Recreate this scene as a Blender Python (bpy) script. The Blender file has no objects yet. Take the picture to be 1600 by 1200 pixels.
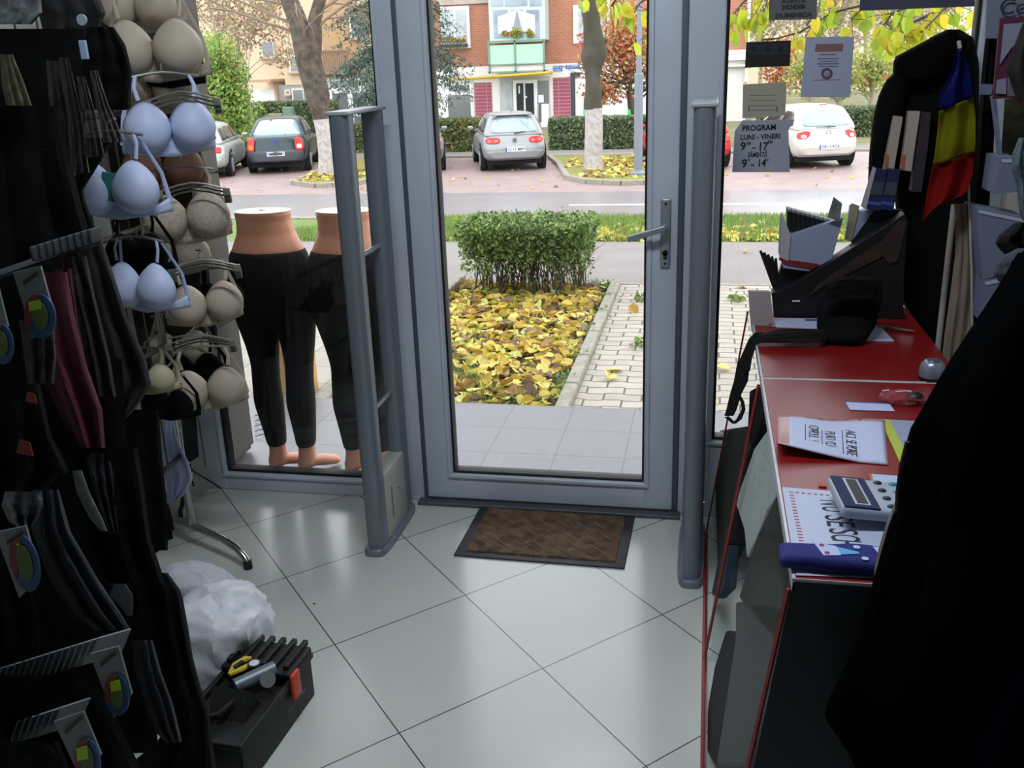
import bpy, math, random
from mathutils import Vector, Matrix, noise
sc = bpy.context.scene
C = sc.collection
PI = math.pi
R = math.radians
random.seed(7)

# ------------------------------------------------------------------ camera, sky, exposure
CAM = Vector((0, 0, 1.6)); FPX = 1478.0
_ps, _th, _ro = R(11.9), R(18.6), R(2.05)
FW = Vector((-math.sin(_ps)*math.cos(_th), math.cos(_ps)*math.cos(_th), -math.sin(_th)))
_r0 = Vector((math.cos(_ps), math.sin(_ps), 0)); _u0 = _r0.cross(FW)
RT = _r0*math.cos(_ro) - _u0*math.sin(_ro)
UP = _r0*math.sin(_ro) + _u0*math.cos(_ro)
cam_d = bpy.data.cameras.new('camera'); cam = bpy.data.objects.new('camera', cam_d); C.objects.link(cam)
m = Matrix((RT, UP, -FW)).transposed().to_4x4(); m.translation = CAM
cam.matrix_world = m
cam_d.sensor_fit = 'HORIZONTAL'; cam_d.sensor_width = 36.0; cam_d.lens = 36.0*FPX/1600
cam_d.clip_start = 0.02; cam_d.clip_end = 500
sc.camera = cam
w = bpy.data.worlds.new('overcast_sky'); sc.world = w; w.use_nodes = True
bg = w.node_tree.nodes['Background']
bg.inputs[0].default_value = (0.93, 0.97, 1.0, 1); bg.inputs[1].default_value = 1.0
sc.view_settings.view_transform = 'Standard'; sc.view_settings.look = 'None'
sc.view_settings.gamma = 1; sc.view_settings.use_curve_mapping = False
sc.view_settings.exposure = 1.9

# ------------------------------------------------------------------ measuring helpers (real planes of the place)
def _ray(px, py): return FW + RT*((px-800)/FPX) - UP*((py-600)/FPX)
def PZ(px, py, z=0.0):
    d = _ray(px, py); return CAM + d*((z-CAM.z)/d.z)
def PY(px, py, y):
    d = _ray(px, py); return CAM + d*(y/d.y)

# ------------------------------------------------------------------ materials
def lin(c):
    if isinstance(c, str):
        c = c.lstrip('#'); c = [int(c[i:i+2], 16)/255 for i in (0, 2, 4)]
        c = [x/12.92 if x <= .04045 else ((x+.055)/1.055)**2.4 for x in c]
    return (c[0], c[1], c[2], 1.0)
_mats = {}
def mat(name, col, rough=.6, metal=0.0, var=0.0, scale=8.0, bump=0.0, bscale=60.0, col2=None, emit=0, trans=0, spec=None):
    if name in _mats: return _mats[name]
    M = bpy.data.materials.new(name); M.use_nodes = True; nt = M.node_tree; N = nt.nodes; L = nt.links
    b = N['Principled BSDF']; b.inputs['Base Color'].default_value = lin(col)
    b.inputs['Roughness'].default_value = rough; b.inputs['Metallic'].default_value = metal
    if spec is not None: b.inputs['Specular IOR Level'].default_value = spec
    if trans: b.inputs['Transmission Weight'].default_value = trans
    if emit: b.inputs['Emission Color'].default_value = lin(col); b.inputs['Emission Strength'].default_value = emit
    tc = None
    if var or col2 or bump: tc = N.new('ShaderNodeTexCoord')
    if var or col2:
        nz = N.new('ShaderNodeTexNoise'); nz.inputs['Scale'].default_value = scale; nz.inputs['Detail'].default_value = 5
        L.new(tc.outputs['Object'], nz.inputs['Vector'])
        rp = N.new('ShaderNodeValToRGB'); c = lin(col)
        c2 = lin(col2) if col2 else tuple(max(0, x*(1-var)) for x in c[:3])+(1,)
        rp.color_ramp.elements[0].position = .35; rp.color_ramp.elements[1].position = .65
        rp.color_ramp.elements[0].color = c2
        rp.color_ramp.elements[1].color = c if col2 else tuple(min(1, x*(1+var)) for x in c[:3])+(1,)
        L.new(nz.outputs['Fac'], rp.inputs['Fac']); L.new(rp.outputs['Color'], b.inputs['Base Color'])
    if bump:
        n2 = N.new('ShaderNodeTexNoise'); n2.inputs['Scale'].default_value = bscale; n2.inputs['Detail'].default_value = 4
        L.new(tc.outputs['Object'], n2.inputs['Vector'])
        bp = N.new('ShaderNodeBump'); bp.inputs['Strength'].default_value = bump; bp.inputs['Distance'].default_value = .01
        L.new(n2.outputs['Fac'], bp.inputs['Height']); L.new(bp.outputs['Normal'], b.inputs['Normal'])
    _mats[name] = M; return M

def leafmat(name, cols, rough=.6, translucent=.35):
    if name in _mats: return _mats[name]
    M = bpy.data.materials.new(name); M.use_nodes = True; nt = M.node_tree; N = nt.nodes; L = nt.links
    b = N['Principled BSDF']; b.inputs['Roughness'].default_value = rough
    g = N.new('ShaderNodeNewGeometry'); oi = N.new('ShaderNodeObjectInfo')
    ad = N.new('ShaderNodeMath'); ad.operation = 'ADD'; fr = N.new('ShaderNodeMath'); fr.operation = 'FRACT'
    L.new(g.outputs['Random Per Island'], ad.inputs[0]); L.new(oi.outputs['Random'], ad.inputs[1]); L.new(ad.outputs[0], fr.inputs[0])
    rp = N.new('ShaderNodeValToRGB'); rp.color_ramp.interpolation = 'CONSTANT'
    while len(rp.color_ramp.elements) < len(cols): rp.color_ramp.elements.new(.5)
    for i, c in enumerate(cols):
        rp.color_ramp.elements[i].position = i/len(cols); rp.color_ramp.elements[i].color = lin(c)
    L.new(fr.outputs[0], rp.inputs['Fac']); L.new(rp.outputs['Color'], b.inputs['Base Color'])
    if translucent:
        t = N.new('ShaderNodeBsdfTranslucent'); L.new(rp.outputs['Color'], t.inputs['Color'])
        mx = N.new('ShaderNodeMixShader'); mx.inputs[0].default_value = translucent
        L.new(b.outputs[0], mx.inputs[1]); L.new(t.outputs[0], mx.inputs[2])
        L.new(mx.outputs[0], N['Material Output'].inputs['Surface'])
    _mats[name] = M; return M

def glassmat(name, tint=(1, 1, 1), refl=1.0, rough=0.0):
    if name in _mats: return _mats[name]
    M = bpy.data.materials.new(name); M.use_nodes = True; nt = M.node_tree; N = nt.nodes; L = nt.links
    N.remove(N['Principled BSDF'])
    t = N.new('ShaderNodeBsdfTransparent'); t.inputs[0].default_value = (*tint, 1)
    g = N.new('ShaderNodeBsdfGlossy'); g.inputs['Roughness'].default_value = rough
    f = N.new('ShaderNodeFresnel'); f.inputs['IOR'].default_value = 1.45
    mu = N.new('ShaderNodeMath'); mu.operation = 'MULTIPLY'; mu.inputs[1].default_value = refl
    mx = N.new('ShaderNodeMixShader')
    L.new(f.outputs[0], mu.inputs[0]); L.new(mu.outputs[0], mx.inputs[0])
    L.new(t.outputs[0], mx.inputs[1]); L.new(g.outputs[0], mx.inputs[2])
    L.new(mx.outputs[0], N['Material Output'].inputs['Surface'])
    _mats[name] = M; return M

def plasticmat(name, col, alpha):
    "thin cloudy plastic film"
    if name in _mats: return _mats[name]
    M = mat(name, col, .35, bump=.4, bscale=25); N = M.node_tree.nodes; L = M.node_tree.links
    t = N.new('ShaderNodeBsdfTransparent'); mx = N.new('ShaderNodeMixShader'); mx.inputs[0].default_value = alpha
    L.new(t.outputs[0], mx.inputs[1]); L.new(N['Principled BSDF'].outputs[0], mx.inputs[2])
    L.new(mx.outputs[0], N['Material Output'].inputs['Surface']); return M

def brickmat(name, c1, c2, mortar, bw, bh, ms=.01, vertical=False, rough=.7, wave=0.0, offset=.5, bump=.3, noise_amt=.25, nscale=6, axes=None, origin=(0, 0)):
    M = bpy.data.materials.new(name); M.use_nodes = True; nt = M.node_tree; N = nt.nodes; L = nt.links
    b = N['Principled BSDF']; b.inputs['Roughness'].default_value = rough
    tc = N.new('ShaderNodeTexCoord'); sp = N.new('ShaderNodeSeparateXYZ'); L.new(tc.outputs['Object'], sp.inputs[0])
    cb = N.new('ShaderNodeCombineXYZ')
    def mth(op, a, c):
        q = N.new('ShaderNodeMath'); q.operation = op
        for i, x in enumerate((a, c)):
            if isinstance(x, (int, float)): q.inputs[i].default_value = x
            elif x is not None: L.new(x, q.inputs[i])
        return q.outputs[0]
    X = sp.outputs['X']; Y = sp.outputs['Z' if vertical else 'Y']
    X = mth('SUBTRACT', X, origin[0]); Y = mth('SUBTRACT', Y, origin[1])
    if axes:
        (a, c), (d, e) = axes
        det = a*e - c*d
        u = mth('ADD', mth('MULTIPLY', X, e/det), mth('MULTIPLY', Y, -d/det))
        v = mth('ADD', mth('MULTIPLY', X, -c/det), mth('MULTIPLY', Y, a/det))
        X, Y = u, v
    if wave:
        s = mth('SINE', mth('MULTIPLY', X, 2*PI/bw*1.0), None); s2 = mth('SINE', mth('MULTIPLY', X, 6*PI/bw), None)
        Y = mth('ADD', Y, mth('MULTIPLY', mth('ADD', s, mth('MULTIPLY', s2, .3)), wave))
    L.new(X, cb.inputs[0]); L.new(Y, cb.inputs[1])
    br = N.new('ShaderNodeTexBrick'); br.offset = offset; br.inputs['Scale'].default_value = 1
    br.inputs['Brick Width'].default_value = bw; br.inputs['Row Height'].default_value = bh
    br.inputs['Mortar Size'].default_value = ms; br.inputs['Mortar Smooth'].default_value = .1
    br.inputs['Color1'].default_value = lin(c1); br.inputs['Color2'].default_value = lin(c2); br.inputs['Mortar'].default_value = lin(mortar)
    L.new(cb.outputs[0], br.inputs['Vector'])
    nz = N.new('ShaderNodeTexNoise'); nz.inputs['Scale'].default_value = nscale; nz.inputs['Detail'].default_value = 6
    L.new(tc.outputs['Object'], nz.inputs['Vector'])
    mx = N.new('ShaderNodeMix'); mx.data_type = 'RGBA'; mx.blend_type = 'MULTIPLY'; mx.inputs[0].default_value = noise_amt
    L.new(br.outputs['Color'], mx.inputs[6]); L.new(nz.outputs['Fac'], mx.inputs[7])
    L.new(mx.outputs[2], b.inputs['Base Color'])
    if bump:
        bp = N.new('ShaderNodeBump'); bp.invert = True; bp.inputs['Strength'].default_value = bump; bp.inputs['Distance'].default_value = .005
        L.new(br.outputs['Fac'], bp.inputs['Height']); L.new(bp.outputs['Normal'], b.inputs['Normal'])
    _mats[name] = M; return M

# ------------------------------------------------------------------ mesh builder
def frame_of(d):
    d = d.normalized(); a = Vector((0, 0, 1)) if abs(d.z) < .9 else Vector((0, 1, 0))
    x = d.cross(a).normalized(); return x, x.cross(d).normalized()
class MB:
    def __init__(s): s.v = []; s.f = []
    def add(s, vs, fs, M=None):
        o = len(s.v); s.v += [tuple(M @ Vector(v)) if M else tuple(v) for v in vs]
        s.f += [tuple(i+o for i in f) for f in fs]; return s
    def box(s, x0, x1, y0, y1, z0, z1, M=None):
        vs = [(x, y, z) for x in (x0, x1) for y in (y0, y1) for z in (z0, z1)]
        return s.add(vs, [(0, 1, 3, 2), (4, 6, 7, 5), (0, 4, 5, 1), (2, 3, 7, 6), (0, 2, 6, 4), (1, 5, 7, 3)], M)
    def rbox(s, x0, x1, y0, y1, z0, z1, r=.01, n=3, f=None, M=None, k=0):
        "rounded box; k extra divisions, f deforms unit coordinates (-1..1)^3 to a point"
        cx, cy, cz = (x0+x1)/2, (y0+y1)/2, (z0+z1)/2; h = Vector(((x1-x0)/2, (y1-y0)/2, (z1-z0)/2))
        r = min(r, h.x, h.y, h.z)
        def coords(hh):
            c = [-hh+r*(1-math.cos(PI/2*i/n)) for i in range(n+1)]
            inner = [-hh+r+(2*hh-2*r)*j/(k+1) for j in range(1, k+1)]
            return c+inner+[-q for q in reversed(c)]
        cs = [coords(h.x), coords(h.y), coords(h.z)]
        idx = {}; vs = []; fs = []
        def vert(p):
            key = tuple(round(q, 6) for q in p)
            if key in idx: return idx[key]
            q = Vector(p); cl = Vector([max(-h[i]+r, min(h[i]-r, q[i])) for i in range(3)])
            d = q-cl
            if d.length > 1e-9: q = cl+d.normalized()*r
            if f: q = Vector(f(q.x/h.x, q.y/h.y, q.z/h.z))
            else: q = q+Vector((cx, cy, cz))
            idx[key] = len(vs); vs.append(tuple(q)); return idx[key]
        for ax in range(3):
            a, b = (ax+1) % 3, (ax+2) % 3
            for sg in (-1, 1):
                A, B = cs[a], cs[b]
                for i in range(len(A)-1):
                    for j in range(len(B)-1):
                        q = []
                        for (ii, jj) in ((i, j), (i+1, j), (i+1, j+1), (i, j+1)):
                            p = [0, 0, 0]; p[ax] = sg*h[ax]; p[a] = A[ii]; p[b] = B[jj]; q.append(vert(p))
                        if sg < 0: q.reverse()
                        if len(set(q)) >= 3: fs.append(tuple(dict.fromkeys(q)))
        return s.add(vs, fs, M)
    def tube(s, pts, r, n=10, cap=True, M=None, flat=1.0):
        pts = [Vector(p) for p in pts]; k = len(pts); rs = r if isinstance(r, (list, tuple)) else [r]*k
        vs = []; fs = []; px = None
        for i, p in enumerate(pts):
            d = (pts[min(i+1, k-1)]-pts[max(i-1, 0)])
            if d.length < 1e-9: d = Vector((0, 0, 1))
            d.normalize()
            if px is None: px, _ = frame_of(d)
            px = (px-d*px.dot(d)); px = px.normalized() if px.length > 1e-6 else frame_of(d)[0]
            py = d.cross(px)
            for j in range(n):
                a = 2*PI*j/n; vs.append(p+px*math.cos(a)*rs[i]+py*math.sin(a)*rs[i]*flat)
        for i in range(k-1):
            for j in range(n):
                fs.append((i*n+j, i*n+(j+1) % n, (i+1)*n+(j+1) % n, (i+1)*n+j))
        if cap: fs += [tuple(range(n-1, -1, -1)), tuple(range((k-1)*n, k*n))]
        return s.add(vs, fs, M)
    def rings(s, rg, n=20, cap=True, M=None, pw=1.0):
        "rg: (cx,cy,cz,rx,ry) horizontal rings"
        vs = []; fs = []
        for (cx, cy, cz, rx, ry) in rg:
            for j in range(n):
                a = 2*PI*j/n; c, q = math.cos(a), math.sin(a)
                vs.append((cx+rx*math.copysign(abs(c)**pw, c), cy+ry*math.copysign(abs(q)**pw, q), cz))
        k = len(rg)
        for i in range(k-1):
            for j in range(n): fs.append((i*n+j, i*n+(j+1) % n, (i+1)*n+(j+1) % n, (i+1)*n+j))
        if cap: fs += [tuple(range(n-1, -1, -1)), tuple(range((k-1)*n, k*n))]
        return s.add(vs, fs, M)
    def cyl(s, p0, p1, r, n=16, M=None): return s.tube([p0, p1], r, n, True, M)
    def prism(s, poly, d, M=None):
        "polygon of points pushed by vector d"
        d = Vector(d); n = len(poly); p = [Vector(q) for q in poly]
        vs = p+[q+d for q in p]
        fs = [tuple(range(n-1, -1, -1)), tuple(range(n, 2*n))]+[(i, (i+1) % n, n+(i+1) % n, n+i) for i in range(n)]
        return s.add(vs, fs, M)
    def grid(s, nu, nv, fn, M=None):
        vs = [fn(i/nu, j/nv) for j in range(nv+1) for i in range(nu+1)]
        fs = [(j*(nu+1)+i, j*(nu+1)+i+1, (j+1)*(nu+1)+i+1, (j+1)*(nu+1)+i) for j in range(nv) for i in range(nu)]
        return s.add(vs, fs, M)
    def ell(s, c, r, nu=20, nv=12, M=None, fn=None):
        c = Vector(c); rg = []; vs = []; fs = []
        for j in range(nv+1):
            t = PI*j/nv
            for i in range(nu):
                a = 2*PI*i/nu; q = Vector((math.sin(t)*math.cos(a), math.sin(t)*math.sin(a), math.cos(t)))
                if fn: q = Vector(fn(q))
                vs.append(c+Vector((q.x*r[0], q.y*r[1], q.z*r[2])))
        for j in range(nv):
            for i in range(nu): fs.append((j*nu+i, (j+1)*nu+i, (j+1)*nu+(i+1) % nu, j*nu+(i+1) % nu))
        return s.add(vs, fs, M)
    def build(s, name, material, parent=None, smooth=False, solid=0, world=False, bevel=0, sub=0, kind=None, label=None, weld=False, off=0):
        me = bpy.data.meshes.new(name); v = s.v
        if world and parent is not None:
            inv = parent.matrix_basis.inverted()
            if parent.parent: inv = (parent.parent.matrix_basis @ parent.matrix_basis).inverted()
            v = [tuple(inv @ Vector(q)) for q in v]
        me.from_pydata(v, [], s.f); me.update()
        if material: me.materials.append(material)
        if smooth: me.polygons.foreach_set('use_smooth', [True]*len(me.polygons))
        o = bpy.data.objects.new(name, me); C.objects.link(o)
        if parent is not None: o.parent = parent
        if weld: wd = o.modifiers.new('weld', 'WELD'); wd.merge_threshold = 1e-4
        if solid: q = o.modifiers.new('solid', 'SOLIDIFY'); q.thickness = solid; q.offset = off
        if bevel:
            q = o.modifiers.new('bevel', 'BEVEL'); q.width = bevel; q.segments = 2; q.limit_method = 'ANGLE'; q.angle_limit = R(40)
        if sub: q = o.modifiers.new('sub', 'SUBSURF'); q.levels = sub; q.render_levels = sub
        if smooth and not sub:
            try: me.set_sharp_from_angle(angle=R(42))
            except Exception: pass
        if kind: o['kind'] = kind
        if label: o['label'] = label
        return o

def thing(name, label, cat, loc=(0, 0, 0), rz=0, group=None):
    o = bpy.data.objects.new(name, None); C.objects.link(o); o.empty_display_size = .1
    o.matrix_basis = Matrix.Translation(Vector(loc)) @ Matrix.Rotation(rz, 4, 'Z')
    o['label'] = label; o['category'] = cat
    if group: o['group'] = group
    return o
def tag(o, label, cat, group=None, kind=None):
    o['label'] = label; o['category'] = cat
    if group: o['group'] = group
    if kind: o['kind'] = kind
    return o
def copy_tree(o, parent=None):
    c = o.copy(); C.objects.link(c)
    if parent is not None: c.parent = parent
    for ch in [q for q in KIDS.get(o.name, [])]: copy_tree(ch, c)
    return c
KIDS = {}
def index_kids():
    KIDS.clear()
    for o in C.objects:
        if o.parent: KIDS.setdefault(o.parent.name, []).append(o)
def text(s, size, material, parent, M, name='lettering', width=None, bold=0.0, shear=0.0, ex=.0006, world=False, align='CENTER'):
    cu = bpy.data.curves.new(name, 'FONT'); cu.body = s; cu.size = size; cu.align_x = align; cu.align_y = 'CENTER'
    cu.offset = bold; cu.shear = shear; cu.extrude = ex; cu.resolution_u = 3
    t = bpy.data.objects.new(name, cu); C.objects.link(t)
    dg = bpy.context.evaluated_depsgraph_get(); me = bpy.data.meshes.new_from_object(t.evaluated_get(dg))
    bpy.data.objects.remove(t); bpy.data.curves.remove(cu)
    if width:
        xs = [v.co.x for v in me.vertices]
        if xs and max(xs) > min(xs):
            k = width/(max(xs)-min(xs))
            for v in me.vertices: v.co.x *= k
    MM = M
    if world and parent is not None: MM = parent.matrix_basis.inverted() @ M
    me.transform(MM); me.materials.clear(); me.materials.append(material); me.name = name
    o = bpy.data.objects.new(name, me); C.objects.link(o); o.parent = parent; return o
def basis(o, x, y):
    "matrix with origin o, x axis and y axis directions (z = x cross y)"
    x = Vector(x).normalized(); y = Vector(y); y = (y-x*y.dot(x)).normalized(); z = x.cross(y)
    M = Matrix((x, y, z)).transposed().to_4x4(); M.translation = Vector(o); return M
def T(x, y, z): return Matrix.Translation((x, y, z))
def RX(a): return Matrix.Rotation(a, 4, 'X')
def RY(a): return Matrix.Rotation(a, 4, 'Y')
def RZ(a): return Matrix.Rotation(a, 4, 'Z')
def lerp(a, b, t): return a+(b-a)*t
def interp(tab, t):
    "tab: sorted list (t, a, b, ...)"
    if t <= tab[0][0]: return tab[0][1:]
    for p, q in zip(tab, tab[1:]):
        if t <= q[0]:
            k = (t-p[0])/(q[0]-p[0]); return tuple(lerp(x, y, k) for x, y in zip(p[1:], q[1:]))
    return tab[-1][1:]

# ------------------------------------------------------------------ common materials
ALU = mat('grey_aluminium', '#c6cfde', .42, .1, var=.06, scale=3, bump=.05, bscale=300)
ALU_D = mat('dark_aluminium', '#59626f', .45, .3)
GASKET = mat('black_rubber_gasket', '#0c0d12', .6)
GLASS = glassmat('window_glass')
BLACK = mat('black_fabric', '#060708', .95, var=.3, scale=20, bump=.3, bscale=150, spec=.15)
BLACKP = mat('black_plastic', '#111214', .45)
CHROME = mat('chrome', '#b8b8b4', .22, 1.0)
WHITEP = mat('white_paper', '#d8dce8', .7)
INK = mat('black_ink', '#14151c', .7)
# ------------------------------------------------------------------ ROOM
YW = 3.22      # inner face of the glazed front
def st(o): o['kind'] = 'structure'; return o
tile = brickmat('white_floor_tiles', '#c9cdc8', '#c3c7c2', '#3c3c3a', 1, 1, .0042, offset=0, rough=.2, axes=((.316, .322), (.309, -.346)), origin=(-1.034, 2.24), bump=.15, noise_amt=.12, nscale=3)
st(MB().box(-2.1, 1.9, -3.0, 3.30, -.12, 0).build('floor', tile))
wallm = mat('cream_wall_paint', '#b9b9b0', .85, var=.04, scale=5)
st(MB().box(-2.1, -1.97, -3.0, 3.30, 0, 3.0).build('wall_left', wallm))
st(MB().box(1.75, 1.9, -3.0, 3.30, 0, 3.0).build('wall_right', wallm))
st(MB().box(-2.1, 1.9, -3.12, -3.0, 0, 3.0).build('wall_back', wallm))
st(MB().box(-2.1, 1.9, -3.12, 3.40, 3.0, 3.1).build('ceiling', mat('ceiling_paint', '#b0b0ae', .9)))
st(MB().box(.90, 1.9, 3.16, 3.36, 0, 3.0).build('wall_front', wallm))
st(MB().box(-1.97, -1.958, -3.0, 3.22, 0, .10).build('baseboard_left', mat('baseboard_tile', '#b4b3a6', .35)))
# ceiling lamp added out of view to brighten the shop interior
def added_tube_lamp(lab, x, y, watts):
    t = thing('added_ceiling_light', lab, 'added ceiling light', (x, y, 2.93)); m = MB(); m.rbox(-.62, .62, -.08, .08, .02, .07, .008); m.build('housing', mat('lamp_housing', '#d8d8d8', .5), t)
    m = MB()
    for s in (-.04, .04): m.cyl((-.58, s, 0), (.58, s, 0), .014, 10)
    m.build('fluorescent_tube', mat('lit_tube', '#dfe8f5', .5, emit=1.5), t)
    l = bpy.data.lights.new('added_fill_light', 'AREA'); l.shape = 'RECTANGLE'; l.size = 1.16; l.size_y = .12; l.energy = watts; l.color = (.86, .93, 1.0)
    o = bpy.data.objects.new('added_fill_light', l); C.objects.link(o); o.parent = t; o.location = (0, 0, -.02)
added_tube_lamp('white twin-tube fluorescent lamp added out of view on the ceiling to brighten the shop', -.35, 1.45, 9.5)

# glazed front: outer frame, mullions
ZT = 2.95
def zframe(mb, x0, x1, z0, z1, w_l, w_r, w_b, w_t, y0, y1):
    mb.rbox(x0, x0+w_l, y0, y1, z0, z1, .006); mb.rbox(x1-w_r, x1, y0, y1, z0, z1, .006)
    mb.rbox(x0+w_l-.004, x1-w_r+.004, y0+.0006, y1-.0006, z0, z0+w_b, .006); mb.rbox(x0+w_l-.004, x1-w_r+.004, y0+.0006, y1-.0006, z1-w_t, z1, .006)
def window(n, x0, x1, gx0, gx1, zb):
    root = st(thing('window_%d' % n, '', ''));  del root['label']; del root['category']
    m = MB(); zframe(m, x0, x1, 0.0, ZT, gx0-x0, x1-gx1, zb, .07, YW, YW+.09); m.build('window_frame', ALU, root, smooth=True)
    g = MB(); zframe(g, gx0-.001, gx1+.001, zb-.001, ZT-.069, .011, .011, .012, .011, YW+.012, YW+.07); g.build('gasket', GASKET, root)
    b = MB(); b.rbox(gx0-.016, gx0-.002, YW-.008, YW+.01, zb-.01, ZT-.06, .004); b.rbox(gx1+.002, gx1+.016, YW-.008, YW+.01, zb-.01, ZT-.06, .004)
    b.rbox(gx0-.016, gx1+.016, YW-.0085, YW+.01, zb-.016, zb-.002, .004); b.build('glazing_bead', ALU, root, smooth=True)
    MB().box(gx0, gx1, YW+.035, YW+.041, zb, ZT-.07).build('pane', GLASS, root)
    return root
window(1, -1.965, -1.035, -1.875, -1.115, .075)
window(2, -.078, .905, .045, .785, .30)
# door
dr = st(thing('door_1', '', '')); del dr['label']; del dr['category']
m = MB(); m.rbox(-1.042, -1.022, YW-.006, YW+.085, 0, 2.2, .004); m.rbox(-.092, -.070, YW-.006, YW+.085, 0, 2.2, .004); m.rbox(-1.04, -.075, YW, YW+.09, 2.14, 2.24, .006)
m.build('door_frame', ALU_D, dr, smooth=True)
m = MB(); zframe(m, -1.024, -.090, .022, 2.13, .105, .105, .105, .105, YW-.012, YW+.06); m.build('door_leaf', ALU, dr, smooth=True)
m = MB(); zframe(m, -.921, -.193, .125, 2.027, .009, .009, .012, .009, YW-.006, YW+.05); m.build('gasket', GASKET, dr)
m = MB(); m.rbox(-.938, -.922, YW-.02, YW, .115, 2.04, .004); m.rbox(-.192, -.176, YW-.02, YW, .115, 2.04, .004); m.rbox(-.938, -.176, YW-.0205, YW, .110, .126, .004); m.build('glazing_bead', ALU, dr, smooth=True)
MB().box(-.919, -.195, YW+.02, YW+.026, .128, 2.025).build('pane', GLASS, dr)
hd = MB(); hc = PY(1040, 364, YW-.014)
hd.rbox(hc.x-.017, hc.x+.017, YW-.024, YW-.011, hc.z-.115, hc.z+.115, .006); hd = hd.build('handle_plate', mat('satin_steel', '#a3abb3', .35, .6), dr, smooth=True)
lv = MB(); lv.cyl((hc.x, YW-.02, hc.z+.022), (hc.x, YW-.062, hc.z+.022), .010)
lv.rbox(-.066, .066, -.008, .008, -.010, .010, .005, M=T(hc.x-.06, YW-.064, hc.z+.006) @ RY(R(-17))); lv.build('handle_lever', mat('satin_steel', '', .35), dr, smooth=True, label='slanted satin steel lever')
kh = MB(); kh.cyl((hc.x, YW-.0245, hc.z-.066), (hc.x, YW-.0255, hc.z-.066), .010); kh.box(hc.x-.006, hc.x+.006, YW-.0255, YW-.0245, hc.z-.088, hc.z-.066)
for q in (-.102, .098): kh.cyl((hc.x, YW-.0245, hc.z+q), (hc.x, YW-.0255, hc.z+q), .0045)
kh.build('keyhole', GASKET, dr, label='black keyhole and screw heads')
st(MB().rbox(-1.06, -.06, YW-.045, YW+.09, 0, .014, .004).build('door_sill', mat('dark_sill', '#5a6268', .5, .4)))
# grey panelled pillar outside the left end of the glazing
pm = mat('grey_pillar_panel', '#45423d', .8, var=.05, scale=10)
m = MB(); xs0 = -2.3
for (z0, z1) in ((0.02, .602), (.612, 1.22), (1.23, 3.2)): m.box(xs0, -1.975, 3.345, 3.66, z0, z1)
m.box(xs0+.01, -1.985, 3.35, 3.65, 0.0, 3.2)
st(m.build('wall_outer_pillar', pm, bevel=.002))
st(MB().box(-4.5, 4.5, 3.10, 3.40, 3.1, 5.5).build('wall_outer_upper', pm))
st(MB().box(-4.5, -2.1, 3.10, 3.40, -.12, 3.1).build('wall_outer_left', pm))
st(MB().box(1.9, 4.5, 3.10, 3.40, -.12, 3.1).build('wall_outer_right', pm))

# ------------------------------------------------------------------ OUTDOOR GROUND
terr = brickmat('grey_terrace_tiles', '#64646b', '#606068', '#434449', .30, .30, .003, offset=.0, rough=.35, origin=(-.01, .155), noise_amt=.25, nscale=25)
st(MB().box(-5, 5, 3.31, 4.37, -.14, -.012).build('terrace', terr))
pav = brickmat('interlocking_pavers', '#b0a79b', '#a69d92', '#5a584c', .205, .104, .006, rough=.85, wave=.009, noise_amt=.35, nscale=9)
slab = brickmat('pale_slabs', '#a39d92', '#9c968c', '#6d6a60', .32, .32, .004, rough=.85, offset=0, noise_amt=.3, origin=(.1, .1))
st(MB().box(-.66, 6, 4.37, 7.62, -.24, -.12).build('paver_path', pav))
st(MB().box(-6, -2.04, 4.37, 7.62, -.24, -.12).build('slab_path', slab))
soil = mat('leaf_bed_soil', '#3c3020', .95, var=.4, scale=12, col2='#4c5a24')
st(MB().box(-1.96, -.74, 4.37, 7.62, -.24, -.135).build('leaf_bed_ground', soil))
kerbm = mat('concrete_kerb', '#8a857a', .9, var=.15, scale=20, bump=.4, bscale=80)
def kerb(name, pts, wdt, h, zg):
    m = MB()
    for (a, b) in zip(pts, pts[1:]):
        a = Vector(a); b = Vector(b); n = max(1, round((b-a).length/.5)); d = (b-a)/n; s = Vector((-d.y, d.x)).normalized()*wdt/2
        for i in range(n):
            p = a+d*(i+.01); q = a+d*(i+.99)
            m.prism([(p.x-s.x, p.y-s.y, zg), (q.x-s.x, q.y-s.y, zg), (q.x+s.x, q.y+s.y, zg), (p.x+s.x, p.y+s.y, zg)], (0, 0, h))
    o = m.build(name, kerbm, bevel=.012); return st(o)
kerb('trim_kerb_right', [(-.70, 4.38), (-.70, 7.6)], .075, .13, -.2)
kerb('trim_kerb_left', [(-2.0, 4.38), (-2.0, 7.6)], .075, .15, -.2)
asph = mat('sidewalk_asphalt', '#787170', .8, var=.06, scale=3, bump=.3, bscale=150)
st(MB().box(-40, 40, 7.62, 9.5, -.3, -.118).build('sidewalk', asph))
kerb('trim_sidewalk_edge', [(-6, 7.6), (6, 7.6)], .06, .1, -.212)
grassg = mat('verge_grass_ground', '#566a2c', .95, var=.2, scale=6)
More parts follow.
